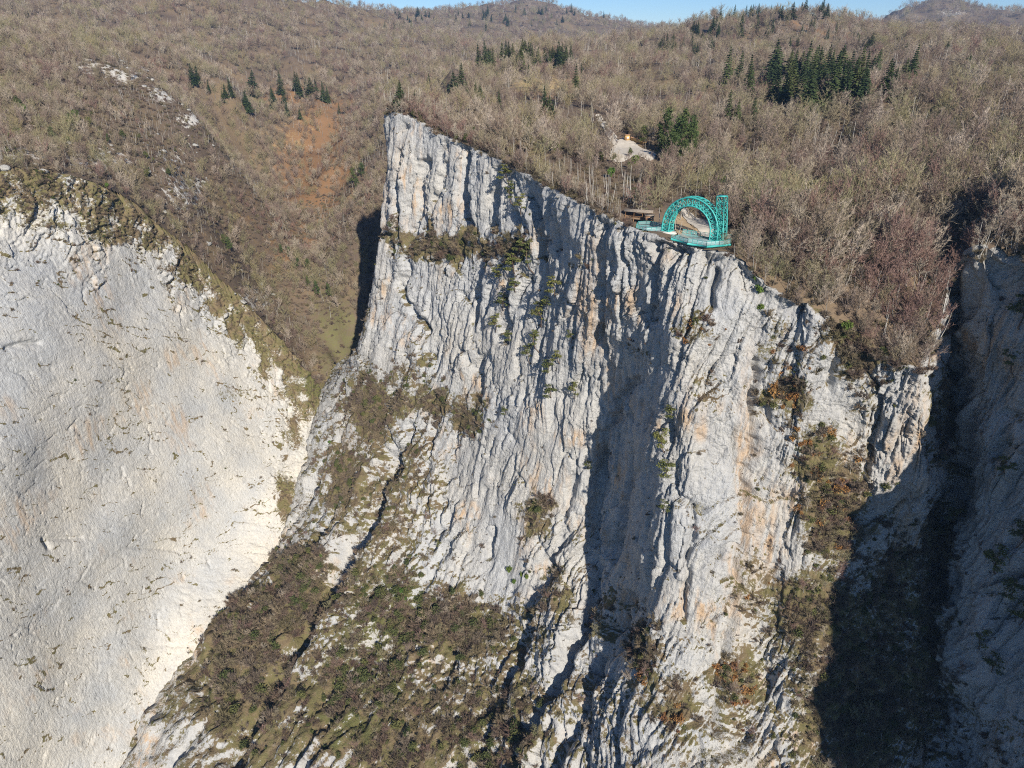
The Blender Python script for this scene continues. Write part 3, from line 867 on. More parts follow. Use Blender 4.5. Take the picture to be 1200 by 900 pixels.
drape("car_park", [(718, 174), (731, 168), (748, 173), (767, 180), (764, 185), (745, 183), (728, 186), (716, 184)], 250.0, M['gravel'], "pale gravel car park among bare trees", 0.35)
drape("access_track", [(697, 153), (703, 152), (712, 160), (724, 169), (719, 173), (708, 164)], 250.0, M['gravel'], "pale gravel track leading down to the car park", 0.35)
drape("gravel_path", [(794, 247), (802, 248), (815, 253), (830, 257), (840, 263), (842, 272), (826, 271), (812, 262), (803, 255)], 243.0, M['gravel'], "pale gravel path seen through the teal arch", 0.45)
drape("sandy_clearing", [(788, 258), (800, 252), (812, 262), (826, 270), (842, 271), (846, 279), (820, 281), (795, 276)], 243.0, M['sand'], "sandy trodden ground behind the teal arch", 0.30)

# ------------------------------------------------------------------ plants: meshes
def branch_pts(a, d, ln, bend, n, rng):
    pts = [np.array(a, float)]
    d = np.array(d, float); d /= np.linalg.norm(d)
    for i in range(n):
        d = d + rng.normal(0, bend, 3); d[2] += 0.06
        d /= np.linalg.norm(d)
        pts.append(pts[-1] + d * ln / n)
    return np.array(pts)


def blades(mb, starts, dirs, lens, wid, rng):
    """thin triangles for twigs"""
    n = len(starts)
    side = np.cross(dirs, rng.normal(size=(n, 3)))
    side /= np.linalg.norm(side, axis=1)[:, None] + 1e-9
    w_ = np.broadcast_to(np.asarray(wid), (n,))[:, None] * side
    tip = starts + dirs * lens[:, None]
    v = np.stack([starts - w_, starts + w_, tip], 1).reshape(-1, 3)
    mb.add(v, (), np.arange(3 * n).reshape(-1, 3))


def bare_tree(seed, h=10.0, spread=2.9, twigs=950, stem=0.30, ivy=0, limbs=11):
    """trunk and crown meshes in tree coordinates"""
    rng = np.random.default_rng(seed)
    tr = MB(); cr_ = MB(); iv = MB()
    trunk = branch_pts((0, 0, -0.6), (rng.normal(0, .06), rng.normal(0, .06), 1), h * 0.78, 0.05, 7, rng)
    tr.tube(trunk, np.linspace(0.16, 0.05, 8) * h / 10, 6)
    S, Dd, L = [], [], []
    for i in range(limbs):
        f = stem + (0.97 - stem) * (i + rng.random()) / limbs
        k = f * 7; j = min(int(k), 6)
        a = trunk[j] + (trunk[j + 1] - trunk[j]) * (k - j)
        az = i * 2.4 + rng.normal(0, .4)
        el = 0.55 + 0.6 * f + rng.normal(0, .12)
        ln = spread * (1.25 - 0.75 * abs(f - 0.55)) * rng.uniform(.8, 1.25) * 1.25
        b = branch_pts(a, (math.cos(az) * math.cos(el), math.sin(az) * math.cos(el), math.sin(el)), ln, 0.14, 4, rng)
        cr_.tube(b, np.linspace(0.075, 0.02, 5) * h / 10, 3)
        for m in range(6):
            t = rng.uniform(.2, 1.0) * 4; jj = min(int(t), 3)
            a2 = b[jj] + (b[jj + 1] - b[jj]) * (t - jj)
            d2 = (b[jj + 1] - b[jj]); d2 /= np.linalg.norm(d2)
            d2 = d2 + rng.normal(0, .55, 3); d2[2] += .25; d2 /= np.linalg.norm(d2)
            c = branch_pts(a2, d2, ln * rng.uniform(.35, .6), .18, 3, rng)
            cr_.tube(c, np.linspace(0.03, 0.01, 4) * h / 10, 3)
            for q_ in range(max(1, twigs // (limbs * 6))):
                t2 = rng.uniform(0, 1) * 3; j3 = min(int(t2), 2)
                S.append(c[j3] + (c[j3 + 1] - c[j3]) * (t2 - j3))
                d3 = (c[j3 + 1] - c[j3]); d3 = d3 / np.linalg.norm(d3) + rng.normal(0, .6, 3); d3[2] += .2
                Dd.append(d3 / np.linalg.norm(d3)); L.append(rng.uniform(.5, 1.25) * h / 10)
    S, Dd, L = np.array(S), np.array(Dd), np.array(L)
    blades(cr_, S, Dd, L, 0.040 * h / 10, rng)
    return tr, cr_


def leaf_cloud(mb, c, r, n, size, rng, flat=1.0):
    d = rng.normal(size=(n, 3)); d /= np.linalg.norm(d, axis=1)[:, None]
    p_ = np.asarray(c) + d * (rng.random(n) ** 0.45)[:, None] * np.asarray(r)
    a = rng.normal(size=(n, 3)); a[:, 2] *= flat; a /= np.linalg.norm(a, axis=1)[:, None]
    b = np.cross(a, rng.normal(size=(n, 3))); b /= np.linalg.norm(b, axis=1)[:, None] + 1e-9
    s_ = size * rng.uniform(.6, 1.4, n)[:, None]
    v = np.stack([p_ - a * s_, p_ + b * s_ * .7, p_ + a * s_, p_ - b * s_ * .7], 1).reshape(-1, 3)
    mb.add(v, np.arange(4 * n).reshape(-1, 4))


def fir_tree(seed, h=12.0, rad=2.3):
    rng = np.random.default_rng(seed)
    tr = MB(); cw = MB()
    tr.tube(np.array([(0, 0, -.6), (0, 0, h * .5), (0.05, 0, h * .97)]), (0.22, 0.13, 0.02), 6)
    nw = 19
    for i in range(nw):
        f = i / (nw - 1)
        z0 = h * (0.12 + 0.86 * f)
        r = rad * (1 - f) ** 0.85 * rng.uniform(.85, 1.15) + 0.15
        nb = int(11 - 4 * f)
        for j in range(nb):
            az = j * 2 * math.pi / nb + i * 1.1 + rng.normal(0, .2)
            L = r * rng.uniform(.75, 1.2)
            d = np.array((math.cos(az), math.sin(az), 0)); sd_ = np.array((-d[1], d[0], 0))
            droop = rng.uniform(.18, .42)
            for sgm in range(4):
                t = (sgm + .6) / 4
                c = np.array((0, 0, z0)) + d * L * t + np.array((0, 0, -droop * L * t * t + .05))
                wv = L * 0.36 * (1.2 - t) + 0.14
                ln = L * .34
                tip = c + d * ln + np.array((0, 0, -droop * ln)) + rng.normal(0, .05, 3)
                v = [c - d * ln * .5, c + sd_ * wv + np.array((0, 0, rng.uniform(-.45, .05))), tip, c - sd_ * wv + np.array((0, 0, rng.uniform(-.45, .05)))]
                cw.add(v, [(0, 1, 2, 3)])
    cw.add([(0.1, 0, h * .95), (-.1, .1, h * .95), (0, -.1, h * .95), (0, 0, h * 1.04)], (), [(0, 1, 3), (1, 2, 3), (2, 0, 3)])
    return tr, cw


def pine_tree(seed, h=10.0, rad=2.4, clumps=26, leaves=42, low=.3):
    rng = np.random.default_rng(seed)
    tr = MB(); cw = MB()
    trunk = branch_pts((0, 0, -.6), (rng.normal(0, .05), rng.normal(0, .05), 1), h * .95, .04, 6, rng)
    tr.tube(trunk, np.linspace(.2, .04, 7), 6)
    for i in range(clumps):
        f = low + (1 - low) * (i + rng.random()) / clumps
        r = rad * (1.1 - f) ** .6 * rng.uniform(.3, 1.0)
        az = rng.uniform(0, 6.28)
        c = np.array((math.cos(az) * r, math.sin(az) * r, h * f))
        tr.tube(np.array([(0, 0, h * f - .4), c]), (.05, .02), 3)
        leaf_cloud(cw, c, (rad * .42, rad * .42, rad * .28), leaves, .20, rng)
    return tr, cw


def cliff_pine(seed, h=5.0):
    """a bent pine growing out of the rock with flat needle plates"""
    rng = np.random.default_rng(seed)
    tr = MB(); cw = MB()
    pts = np.array([(0, .8, -.8), (0, -.4, .3), (rng.normal(0, .2), -.9, h * .4), (rng.normal(0, .3), -1.1, h * .75), (rng.normal(0, .3), -1.1, h)])
    tr.tube(pts, np.linspace(.16, .03, 5), 5)
    for i in range(9):
        f = .3 + .7 * (i + rng.random()) / 9
        az = rng.uniform(0, 6.28); r = rng.uniform(.6, 1.9) * (1.25 - f * .6)
        b = np.array((0, -1.0, h * f))
        c = b + (math.cos(az) * r, math.sin(az) * r * .8, rng.uniform(-.1, .3))
        tr.tube(np.array([b, c]), (.05, .02), 3)
        leaf_cloud(cw, c, (.95, .8, .28), 60, .17, rng, .5)
    return tr, cw


def brush_bush(seed, r=1.5, n=680, leafn=0):
    rng = np.random.default_rng(seed)
    mb = MB()
    S, Dd, L = [], [], []
    for i in range(16):
        az = rng.uniform(0, 6.28); el = rng.uniform(.35, 1.45)
        b = branch_pts((rng.normal(0, .12) * r, rng.normal(0, .12) * r, -.35), (math.cos(az) * math.cos(el), math.sin(az) * math.cos(el), math.sin(el)), r * rng.uniform(.75, 1.2), .16, 4, rng)
        mb.tube(b, np.linspace(.045, .012, 5) * r / 1.5, 3)
        for m in range(n // 16):
            t = rng.uniform(.25, 1) * 4; j = min(int(t), 3)
            S.append(b[j] + (b[j + 1] - b[j]) * (t - j))
            d = b[j + 1] - b[j]; d = d / np.linalg.norm(d) + rng.normal(0, .55, 3); d[2] += .15
            Dd.append(d / np.linalg.norm(d)); L.append(rng.uniform(.25, .6) * r)
    blades(mb, np.array(S), np.array(Dd), np.array(L), .026 * r / 1.5 * 1.3, rng)
    return mb


def leaf_bush(seed, r=1.4, n=420, size=.14):
    rng = np.random.default_rng(seed)
    mb = MB()
    for i in range(8):
        az = rng.uniform(0, 6.28); el = rng.uniform(.5, 1.5)
        c = np.array((math.cos(az) * math.cos(el), math.sin(az) * math.cos(el), math.sin(el))) * r * rng.uniform(.4, .8)
        mb.tube(np.array([(0, 0, -.35), c]), (.05, .02), 3)
        leaf_cloud(mb, c, (r * .42, r * .42, r * .36), n // 8, size, rng)
    return mb


def grass_tuft(seed, r=.8, n=90):
    rng = np.random.default_rng(seed)
    mb = MB()
    S = np.c_[rng.normal(0, r * .35, n), rng.normal(0, r * .35, n), np.full(n, -.12)]
    d = np.c_[rng.normal(0, .6, n), rng.normal(0, .6, n), np.ones(n)]
    d /= np.linalg.norm(d, axis=1)[:, None]
    blades(mb, S, d, rng.uniform(.35, .8, n) * r, .03, rng)
    return mb


class Kind:
    def __init__(self, name, category, variants, parts):
        self.name, self.category, self.variants, self.parts = name, category, variants, parts   # variants: list of list of meshes
        self.first = [None] * len(variants)

    def place(self, var, loc, scale, rz, label, group, tilt=(0, 0)):
        ms = self.variants[var]
        if len(ms) == 1:
            o = link(self.name, ms[0]); ch = [o]
        else:
            o = link(self.name); o.empty_display_size = 0.5
            ch = [link(pn, m_, o) for pn, m_ in zip(self.parts, ms)]
        o.location = loc; o.scale = scale if hasattr(scale, '__len__') else (scale,) * 3
        o.rotation_euler = (tilt[0], tilt[1], rz)
        tag(o, label, self.category, group)
        if self.first[var] is None: self.first[var] = ch
        return o


def tree_kind(name, cat, pairs, mats):
    vs = []
    for a, b in pairs:
        vs.append([a.mesh("trunk", mats[0], True), b.mesh("crown", mats[1])])
    return Kind(name, cat, vs, ("trunk", "crown"))


def species(mat_rows):
    out = []
    for mb_pair, tm in mat_rows: out.append([mb_pair[0].mesh("trunk", tm[0], True), mb_pair[1].mesh("crown", tm[1])])
    return out


M['twig_mauve'] = by_individual("mauve_twigs", [(0.0, (0.204, 0.129, 0.111)), (0.5, (0.276, 0.186, 0.158)), (1.0, (0.239, 0.152, 0.122))])
M['twig_pale'] = by_individual("pale_twigs", [(0.0, (0.317, 0.272, 0.216)), (0.5, (0.410, 0.360, 0.285)), (1.0, (0.354, 0.290, 0.216))])
M['twig_olive'] = by_individual("lichened_twigs", [(0.0, (0.239, 0.225, 0.125)), (0.5, (0.322, 0.293, 0.177)), (1.0, (0.287, 0.236, 0.125))])
M['pale_bark'] = plain("pale_bark", (0.45, 0.43, 0.39), 0.95, 0, 0.4, 0.8)
BARE = Kind("bare_tree", "tree", species([(bare_tree(1), (M['bark'], M['twig'])), (bare_tree(2, 9.5, 3.2, 1050, .25), (M['bark'], M['twig_mauve'])), (bare_tree(3, 10, 2.4, 800, .35), (M['pale_bark'], M['twig_pale'])), (bare_tree(4, 9, 3.6, 1200, .2, 0, 13), (M['bark'], M['twig_olive'])), (bare_tree(5, 10, 2.0, 700, .45), (M['pale_bark'], M['twig_pale'])), (bare_tree(6, 9.5, 3.0, 1000, .25), (M['bark'], M['twig_mauve'])), (bare_tree(7, 8.5, 3.2, 1000, .2), (M['bark'], M['twig_olive']))]), ("trunk", "crown"))
FIR = tree_kind("fir_tree", "tree", [fir_tree(1), fir_tree(2, 12, 2.9), fir_tree(3, 12, 1.9), fir_tree(4, 11, 3.3), fir_tree(5, 13, 2.2)], (M['wood_bark'], M['needle']))
PINE = tree_kind("pine_tree", "tree", [pine_tree(1), pine_tree(2, 10, 2.8, 30), pine_tree(3, 10, 2.0, 22)], (M['wood_bark'], M['pine']))
CPINE = tree_kind("cliff_pine", "tree", [cliff_pine(1), cliff_pine(2, 4), cliff_pine(3, 6)], (M['wood_bark'], M['cliffpine']))
BRUSH = Kind("bare_shrub", "shrub", [[brush_bush(s_, 1.5).mesh("bare_shrub", M['brush'])] for s_ in (1, 2, 3)], ())
RUST = Kind("rusty_shrub", "shrub", [[leaf_bush(s_, 1.4, 300, .13).mesh("rusty_shrub", M['rust'])] for s_ in (4, 5)], ())
EVER = Kind("evergreen_shrub", "shrub", [[leaf_bush(s_, 1.4, 420, .13).mesh("evergreen_shrub", M['evergreen'])] for s_ in (6, 7)], ())
IVY = Kind("ivy_clump", "ivy", [[leaf_bush(s_, 1.4, 460, .15).mesh("ivy_clump", M['ivy'])] for s_ in (8, 9)], ())
k_ = MB()


def scatter(name, kind, pts, scl, rot, idx, label, cat):
    """one uncountable mass: points carrying instances of the plants of that kind"""
    n = len(pts)
    if n == 0: return
    me = bpy.data.meshes.new(name)
    me.vertices.add(n)
    me.vertices.foreach_set("co", np.asarray(pts, np.float32).ravel())
    at = me.attributes.new("rot", 'FLOAT_VECTOR', 'POINT'); at.data.foreach_set("vector", np.asarray(rot, np.float32).ravel())
    at = me.attributes.new("scl", 'FLOAT_VECTOR', 'POINT'); at.data.foreach_set("vector", np.asarray(scl, np.float32).ravel())
    at = me.attributes.new("idx", 'INT', 'POINT'); at.data.foreach_set("value", np.asarray(idx, np.int32))
    o = tag(link(name, me), label, cat, None, "stuff")
    ng = bpy.data.node_groups.new(name, 'GeometryNodeTree')
    ng.interface.new_socket("Geometry", in_out='INPUT', socket_type='NodeSocketGeometry')
    ng.interface.new_socket("Geometry", in_out='OUTPUT', socket_type='NodeSocketGeometry')
    N_ = ng.nodes
    gi = N_.new("NodeGroupInput"); go = N_.new("NodeGroupOutput")
    ip = N_.new("GeometryNodeInstanceOnPoints")
    allj = N_.new("GeometryNodeJoinGeometry")
    for ch in reversed(kind.first):                # the join node lists its newest link first
        if ch is None: continue
        g2i = N_.new("GeometryNodeGeometryToInstance")
        for c in ch:
            oi = N_.new("GeometryNodeObjectInfo"); oi.inputs["Object"].default_value = c
            oi.transform_space = 'ORIGINAL'
            ng.links.new(oi.outputs["Geometry"], g2i.inputs[0])
        ng.links.new(g2i.outputs[0], allj.inputs[0])

    def named(nm, ty):
        a_ = N_.new("GeometryNodeInputNamedAttribute"); a_.data_type = ty
        a_.inputs["Name"].default_value = nm
        return a_.outputs["Attribute"]
    ng.links.new(gi.outputs[0], ip.inputs["Points"])
    ng.links.new(allj.outputs[0], ip.inputs["Instance"])
    ip.inputs["Pick Instance"].default_value = True
    ng.links.new(named("idx", 'INT'), ip.inputs["Instance Index"])
    ng.links.new(named("rot", 'FLOAT_VECTOR'), ip.inputs["Rotation"])
    ng.links.new(named("scl", 'FLOAT_VECTOR'), ip.inputs["Scale"])
    ng.links.new(ip.outputs[0], go.inputs[0])
    md = o.modifiers.new("scatter", 'NODES'); md.node_group = ng
    return o


# ------------------------------------------------------------------ forest
def jitter_grid(y0, y1, step, xl, xr):
    out = []
    ny = int((y1 - y0) / step)
    for i in range(ny):
        y_ = y0 + (i + .5) * step
        x_ = np.arange(xl(y_), xr(y_), step)
        out.append(np.c_[x_, np.full(len(x_), y_)])
    p_ = np.concatenate(out)
    return p_ + RNG.uniform(-.5, .5, p_.shape) * step * 0.95


bands = [(130, 420, 4.3), (420, 760, 5.2), (760, 1300, 7.2), (1300, 2200, 11.0), (2200, 4300, 19.0)]
pp, sc0 = [], []
for y0, y1, st in bands:
    b = jitter_grid(y0, y1, st, lambda y_: -0.80 * y_ - 20, lambda y_: 0.80 * y_ + 20)
    pp.append(b); sc0.append(np.full(len(b), max(0.0, st)))
fr_ = jitter_grid(150, 245, 2.3, lambda y_: 60.0, lambda y_: 200.0)
pp.append(fr_); sc0.append(np.full(len(fr_), 2.3))
fr_ = jitter_grid(150, 470, 2.4, lambda y_: -80.0, lambda y_: 150.0)
fr_ = fr_[poly_sd(fr_[:, 0], fr_[:, 1], GORGE, 30.0) > -9]
pp.append(fr_); sc0.append(np.full(len(fr_), 2.4))
fr_ = jitter_grid(290, 900, 4.0, lambda y_: -0.80 * y_ - 10, lambda y_: -0.14 * y_)
pp.append(fr_); sc0.append(np.full(len(fr_), 4.0))
pp = np.concatenate(pp); sc0 = np.concatenate(sc0)
pz = height(pp[:, 0], pp[:, 1])
u, v, f = proj(np.c_[pp, pz + 3])
sdp = poly_sd(pp[:, 0], pp[:, 1], GORGE, 30.0)
CLEAR = [(744, 178, 36, 13, 1.4), (706, 160, 14, 9, 1.2), (728, 163, 24, 9, 1.3), (822, 264, 28, 20, 1.3), (800, 280, 60, 16, 1.5), (765, 266, 26, 9, 1.2), (850, 272, 36, 9, 1.2), (640, 101, 48, 9, 0.95), (375, 190, 56, 80, .62), (782, 274, 14, 12, 1.6), (200, 185, 30, 22, .5), (400, 400, 40, 64, .95), (150, 92, 56, 20, .85), (110, 210, 140, 30, .35), (330, 290, 60, 60, .35),
         (870, 272, 20, 10, .9), (340, 125, 60, 14, .5), (215, 200, 40, 40, .3), (748, 254, 26, 9, 1.2)]
dens = 1 - blob_field(u, v, CLEAR)
dens *= 0.78 + 0.75 * fbm(pp[:, 0] / 40, pp[:, 1] / 40, 6.0, 2)
left_hill = (u < 330) & (v > 40) & (pp[:, 1] < 640)
dens = np.where(left_hill, dens * 0.95, dens)
ok = (sdp < 0.2) & (RNG.random(len(pp)) < dens) & (u > -160) & (u < 1360) & (v < 560) & (v > -60)
pp, pz, sc0, u, v, f, sdp, left_hill = [a_[ok] for a_ in (pp, pz, sc0, u, v, f, sdp, left_hill)]
n = len(pp)
size = 0.62 + 0.80 * RNG.random(n) ** 1.6
size *= np.interp(pp[:, 1], [150, 420, 800, 1400, 2400, 4300], [0.88, 0.86, 0.95, 1.15, 1.45, 1.8])
size = np.where(left_hill, size * 0.74, size)
size = np.where((u < 440) & (pp[:, 1] < 900) & ~left_hill, size * 0.82, size)
size = np.where(sdp > -8, size * 0.72, size)
size *= np.where((u > 880) & (pp[:, 1] < 380), 1.16, 1.0)
fat = np.interp(pp[:, 1], [400, 1400, 4000], [1.0, 1.25, 1.5])
scl = np.c_[size * fat, size * fat, size * RNG.uniform(.85, 1.2, n)]
rot = np.c_[RNG.normal(0, .05, n), RNG.normal(0, .05, n), RNG.uniform(0, 6.28, n)]
sp_a = fbm(pp[:, 0] / 70, pp[:, 1] / 70, 11.0, 3) + RNG.normal(0, .28, n); sp_b = fbm(pp[:, 0] / 55 + 9, pp[:, 1] / 55, 21.0, 3) + RNG.normal(0, .28, n)
pick2 = RNG.random(n) < .5
vid = np.where(sp_a > .22, np.where(pick2, 1, 5), np.where(sp_b > .30, np.where(pick2, 3, 6), np.where(sp_b < -.62, np.where(pick2, 2, 4), 0)))
size = size * (1 + .22 * np.clip(fbm(pp[:, 0] / 30, pp[:, 1] / 30, 41.0, 2), -1, 1)); scl = scl * (1 + .22 * np.clip(fbm(pp[:, 0] / 30, pp[:, 1] / 30, 41.0, 2), -1, 1))[:, None]
inframe = (u > 5) & (u < 1195) & (v > 5) & (v < 480)
score = np.where(inframe, size / f, 0)
# visibility bias: those at an open edge show most
order = np.argsort(-score)[:200]
TREE_LOOK = ['round-crowned', 'mauve-brown', 'pale slender', 'olive wide-spreading', 'pale upright', 'mauve broad', 'olive low-branched']
for i in order:
    uu, vv, yy = u[i], v[i], pp[i, 1]
    if uu > 1075: lab, grp = "bare tree on the wooded slope above the shaded cliff", "bare trees above the shaded cliff"
    elif uu > 880: lab, grp = "bare tree on the wooded slope beside the lattice tower", "bare trees beside the lattice tower"
    elif uu > 690: lab, grp = "bare tree on the plateau around the teal arch", "bare trees around the teal arch"
    elif uu > 430: lab, grp = "bare tree along the rim of the fluted cliff", "bare trees along the cliff rim"
    else: lab, grp = "small bare tree on the stony hill above the cream rock slab", "bare trees above the rock slab"
    lab = lab.replace('bare', TREE_LOOK[vid[i]] + ' bare', 1)
    BARE.place(int(vid[i]), (pp[i, 0], pp[i, 1], pz[i]), tuple(scl[i]), rot[i, 2], lab, grp, (rot[i, 0], rot[i, 1]))
rest = np.ones(n, bool); rest[order] = False
scatter("bare_woodland", BARE, np.c_[pp, pz][rest], scl[rest], rot[rest], vid[rest], "leafless grey-brown woodland covering the hills behind the gorge", "woodland")
print("forest", n, round(time.time() - T0, 1))

b = jitter_grid(140, 430, 2.9, lambda y_: -100.0, lambda y_: 0.8 * y_ + 10)
bz = height(b[:, 0], b[:, 1]); bu, bv, bf = proj(np.c_[b, bz]); bs = poly_sd(b[:, 0], b[:, 1], GORGE, 20)
okb = (bs < 0.8) & (RNG.random(len(b)) < (.5 + .4 * (bs > -8)) * (1 - blob_field(bu, bv, CLEAR))) & (bu > 380) & (bu < 1300)
b, bz = b[okb], bz[okb]
UNDER = (b, bz)


# ------------------------------------------------------------------ conifers, each a tree of its own
def ground_at(u_, v_, y0=150.0, y1=4500.0):
    """first ground met along a sight line, in the survey's terms"""
    t = np.exp(np.linspace(math.log(y0), math.log(y1), 900))
    dx, dy, dz = ray(u_, v_)
    x_, y_, z_ = dx / dy * t, t, dz / dy * t + CAMZ
    h_ = height(x_, y_)
    sdg = poly_sd(x_, y_, GORGE, 10.0)
    hit = np.where((h_ >= z_) & (sdg < 0))[0]
    if not len(hit): return None
    i = hit[0]
    return np.array((x_[i], y_[i], h_[i]))


def grove(kind, spots, lab, grp, hpx, base_h, jitter=.15):
    for (u_, v_, s_) in spots:
        g_ = ground_at(u_, v_)
        if g_ is None: continue
        dist = g_[1] * CP - (g_[2] - CAMZ) * SP
        sc_ = s_ * hpx * dist / FPX / base_h
        sc_ = min(max(sc_, .3), 2.6)
        r = random.uniform(.85, 1.3); sc_ *= random.uniform(.75, 1.15)
        kind.place(random.randrange(len(kind.variants)), tuple(g_), (sc_ * r, sc_ * r, sc_), random.uniform(0, 6.28), lab, grp, (random.gauss(0, .04), random.gauss(0, .04)))


def cluster(u0, v0, ru, rv, n_, seed, s0=.75, s1=1.15):
    r_ = random.Random(seed); out = []
    while len(out) < n_:
        a_, b_ = r_.uniform(-1, 1), r_.uniform(-1, 1)
        if a_ * a_ + b_ * b_ < 1: out.append((u0 + a_ * ru, v0 + b_ * rv, r_.uniform(s0, s1)))
    return out


grove(FIR, cluster(945, 116, 75, 20, 62, 1) + cluster(1015, 112, 30, 18, 10, 2) + [(851, 148, 1), (862, 150, .8), (880, 148, .8), (848, 112, 1.1), (864, 100, .8), (1062, 104, 1.0), (1066, 100, .9), (1054, 106, .7), (1128, 92, .7), (1040, 105, .6)],
      "dark green fir in the dense stand across the wooded slope behind the arch", "dark firs on the wooded slope", 46, 12)
grove(PINE, cluster(788, 185, 25, 14, 14, 3, .8, 1.15) + [(754, 172, .75), (771, 176, .8), (800, 193, .9)], "bright green pine in the cluster beside the gravel car park", "pines by the car park", 37, 10)
grove(FIR, cluster(620, 78, 52, 7, 30, 4, .7, 1.1) + cluster(570, 82, 16, 5, 6, 5), "dark conifer on the low knoll above the straw-coloured field", "conifers on the low knoll", 27, 12)
grove(FIR, [(540, 122, 1.2), (534, 118, .9), (548, 124, .8), (556, 126, .8), (563, 128, .9), (585, 132, .8), (504, 112, .7), (643, 140, 1), (637, 136, .9), (648, 142, .8), (673, 116, .9), (681, 100, .7), (470, 124, .8), (486, 128, .7), (620, 98, .6)],
      "dark conifer among bare trees on top of the fluted spur", "conifers on top of the spur", 34, 12)
grove(FIR, [(227, 102, 1.1), (232, 98, .7), (265, 118, .8), (272, 116, 1.0), (262, 122, .7), (296, 114, 1.15), (288, 126, .9), (292, 133, .8), (320, 120, .9), (330, 112, 1.1), (333, 125, 1.0), (337, 138, .9), (348, 108, .9), (352, 116, 1.0), (360, 112, .8), (366, 118, .9), (373, 116, .8), (380, 120, .9), (385, 122, .8), (322, 128, .9), (398, 135, .6), (245, 110, .6), (352, 140, .5), (306, 130, .5)],
      "dark conifer standing in the russet valley behind the spur", "conifers in the russet valley", 25, 12)
grove(FIR, cluster(905, 17, 95, 7, 64, 6, .6, 1.1) + cluster(860, 40, 50, 14, 26, 7, .6, 1.0) + cluster(800, 62, 40, 10, 22, 8, .6, 1) + cluster(1080, 62, 80, 8, 14, 9, .6, 1.0) + cluster(960, 50, 60, 14, 14, 10, .5, .9),
      "small dark conifer on the rounded hill below the skyline", "conifers on the rounded hill", 19, 12)
grove(PINE, [(270, 298, .9), (264, 290, .6), (350, 316, .6), (362, 320, .8), (372, 350, 1.0), (386, 352, .9), (340, 306, .7), (330, 300, .6), (415, 218, .9), (420, 226, .7), (425, 210, .8), (362, 340, .7)],
      "small green tree on the steep slope left of the shadowed spur", "green trees left of the spur", 22, 10)
grove(PINE, [(28, 130, .8), (85, 150, .9), (62, 165, .8), (92, 144, .7), (12, 150, .6), (128, 170, .6), (160, 185, .5), (176, 205, .5), (20, 180, .5)], "scrubby evergreen tree on the stony hill above the rock slab", "evergreen trees above the rock slab", 18, 10)
grove(FIR, cluster(25, 28, 30, 4, 10, 12) + cluster(520, 30, 80, 12, 30, 13, .5, .9) + cluster(640, 22, 90, 9, 26, 14, .5, .8), "tiny conifer on a far hazy ridge", "conifers on far ridges", 12, 12)
grove(PINE, [(743, 240, .9)], "narrow dark evergreen on the cliff top behind the timber shelter", None, 26, 10)
grove(PINE, [(1010, 330, .6)], "low evergreen among bare trees above the pale rib of the gully", None, 26, 10)
print("conifers", round(time.time() - T0, 1))

# ------------------------------------------------------------------ shrubs on cliffs
flat_pts = MAIN_PTS[:, 2:].reshape(-1, 3); flat_veg = MAIN_VEG[:, 2:].ravel(); flat_n = MAIN_N[:, 2:].reshape(-1, 3); flat_g = MAIN_GRN[:, 2:].ravel()
du = np.linalg.norm(np.gradient(MAIN_PTS[:, 2:], axis=0), axis=-1); dv = np.linalg.norm(np.gradient(MAIN_PTS[:, 2:], axis=1), axis=-1)
area = np.clip((du * dv).ravel(), 0, 1.0)
uu, vv, ff = proj(flat_pts)
jv_ = noise3(flat_pts[:, 0] / 10, flat_pts[:, 1] / 10, flat_pts[:, 2] / 10) * 26; ju_ = noise3(flat_pts[:, 0] / 10 + 7, flat_pts[:, 1] / 10, flat_pts[:, 2] / 10) * 26
vb = blob_field(uu + ju_, vv + jv_, VEG)
pr = area * (np.clip(vb - 0.22, 0, 1) ** 1.2 + 0.05 * (flat_n[:, 2] > .3)) * ((uu > -50) & (uu < 1260) & (vv < 960))
pick = RNG.choice(len(pr), 6400, False, pr / pr.sum())
sp = SLAB_PTS[:, 2:].reshape(-1, 3); sv = SLAB_VEG[:, 2:].ravel()
su, sv_, sf = proj(sp)
spr = np.clip(sv - .30, 0, 1) * ((su > -60) & (su < 420) & (sv_ < 930)) * (1 + 4.0 * (sv_ < 340))
spick = RNG.choice(len(spr), 2300, False, spr / spr.sum())
pts = np.concatenate([flat_pts[pick], sp[spick]])
onslab = np.r_[np.zeros(len(pick), bool), np.ones(len(spick), bool)]
dens_here = np.r_[vb[pick], np.full(len(spick), .2)]
green_here = np.r_[flat_g[pick], np.zeros(len(spick))]
u, v, f = proj(pts)
sz = (0.5 + 1.5 * RNG.random(len(pts)) ** 1.5) * (0.38 + 0.95 * dens_here)
sz = np.where(onslab, sz * .75, sz)
sz = np.where((~onslab) & (v > 640) & (u < 640), sz * 1.7, sz)
r_ = RNG.random(len(pts))
warm = blob_field(u, v, [(940, 520, 60, 120, .3), (865, 790, 40, 60, .4), (820, 400, 60, 60, .3), (700, 320, 60, 40, .3), (780, 830, 40, 40, .2)])
kind_i = np.where(r_ < warm, 1, np.where(r_ < warm + .14 + .3 * green_here, 2, 0))
kind_i = np.where(onslab & (r_ > .5), 0, kind_i)
inf = (u > 4) & (u < 1196) & (v > 0) & (v < 896)
kinds = [(BRUSH, "bare_brush", "leafless brown brush matting ledges and gullies of the cliffs", "brush"), (RUST, "rusty_brush", "rust-leaved oak scrub in the cliff gullies", "brush"), (EVER, "evergreen_brush", "dull green evergreen scrub on ledges and gullies", "brush")]
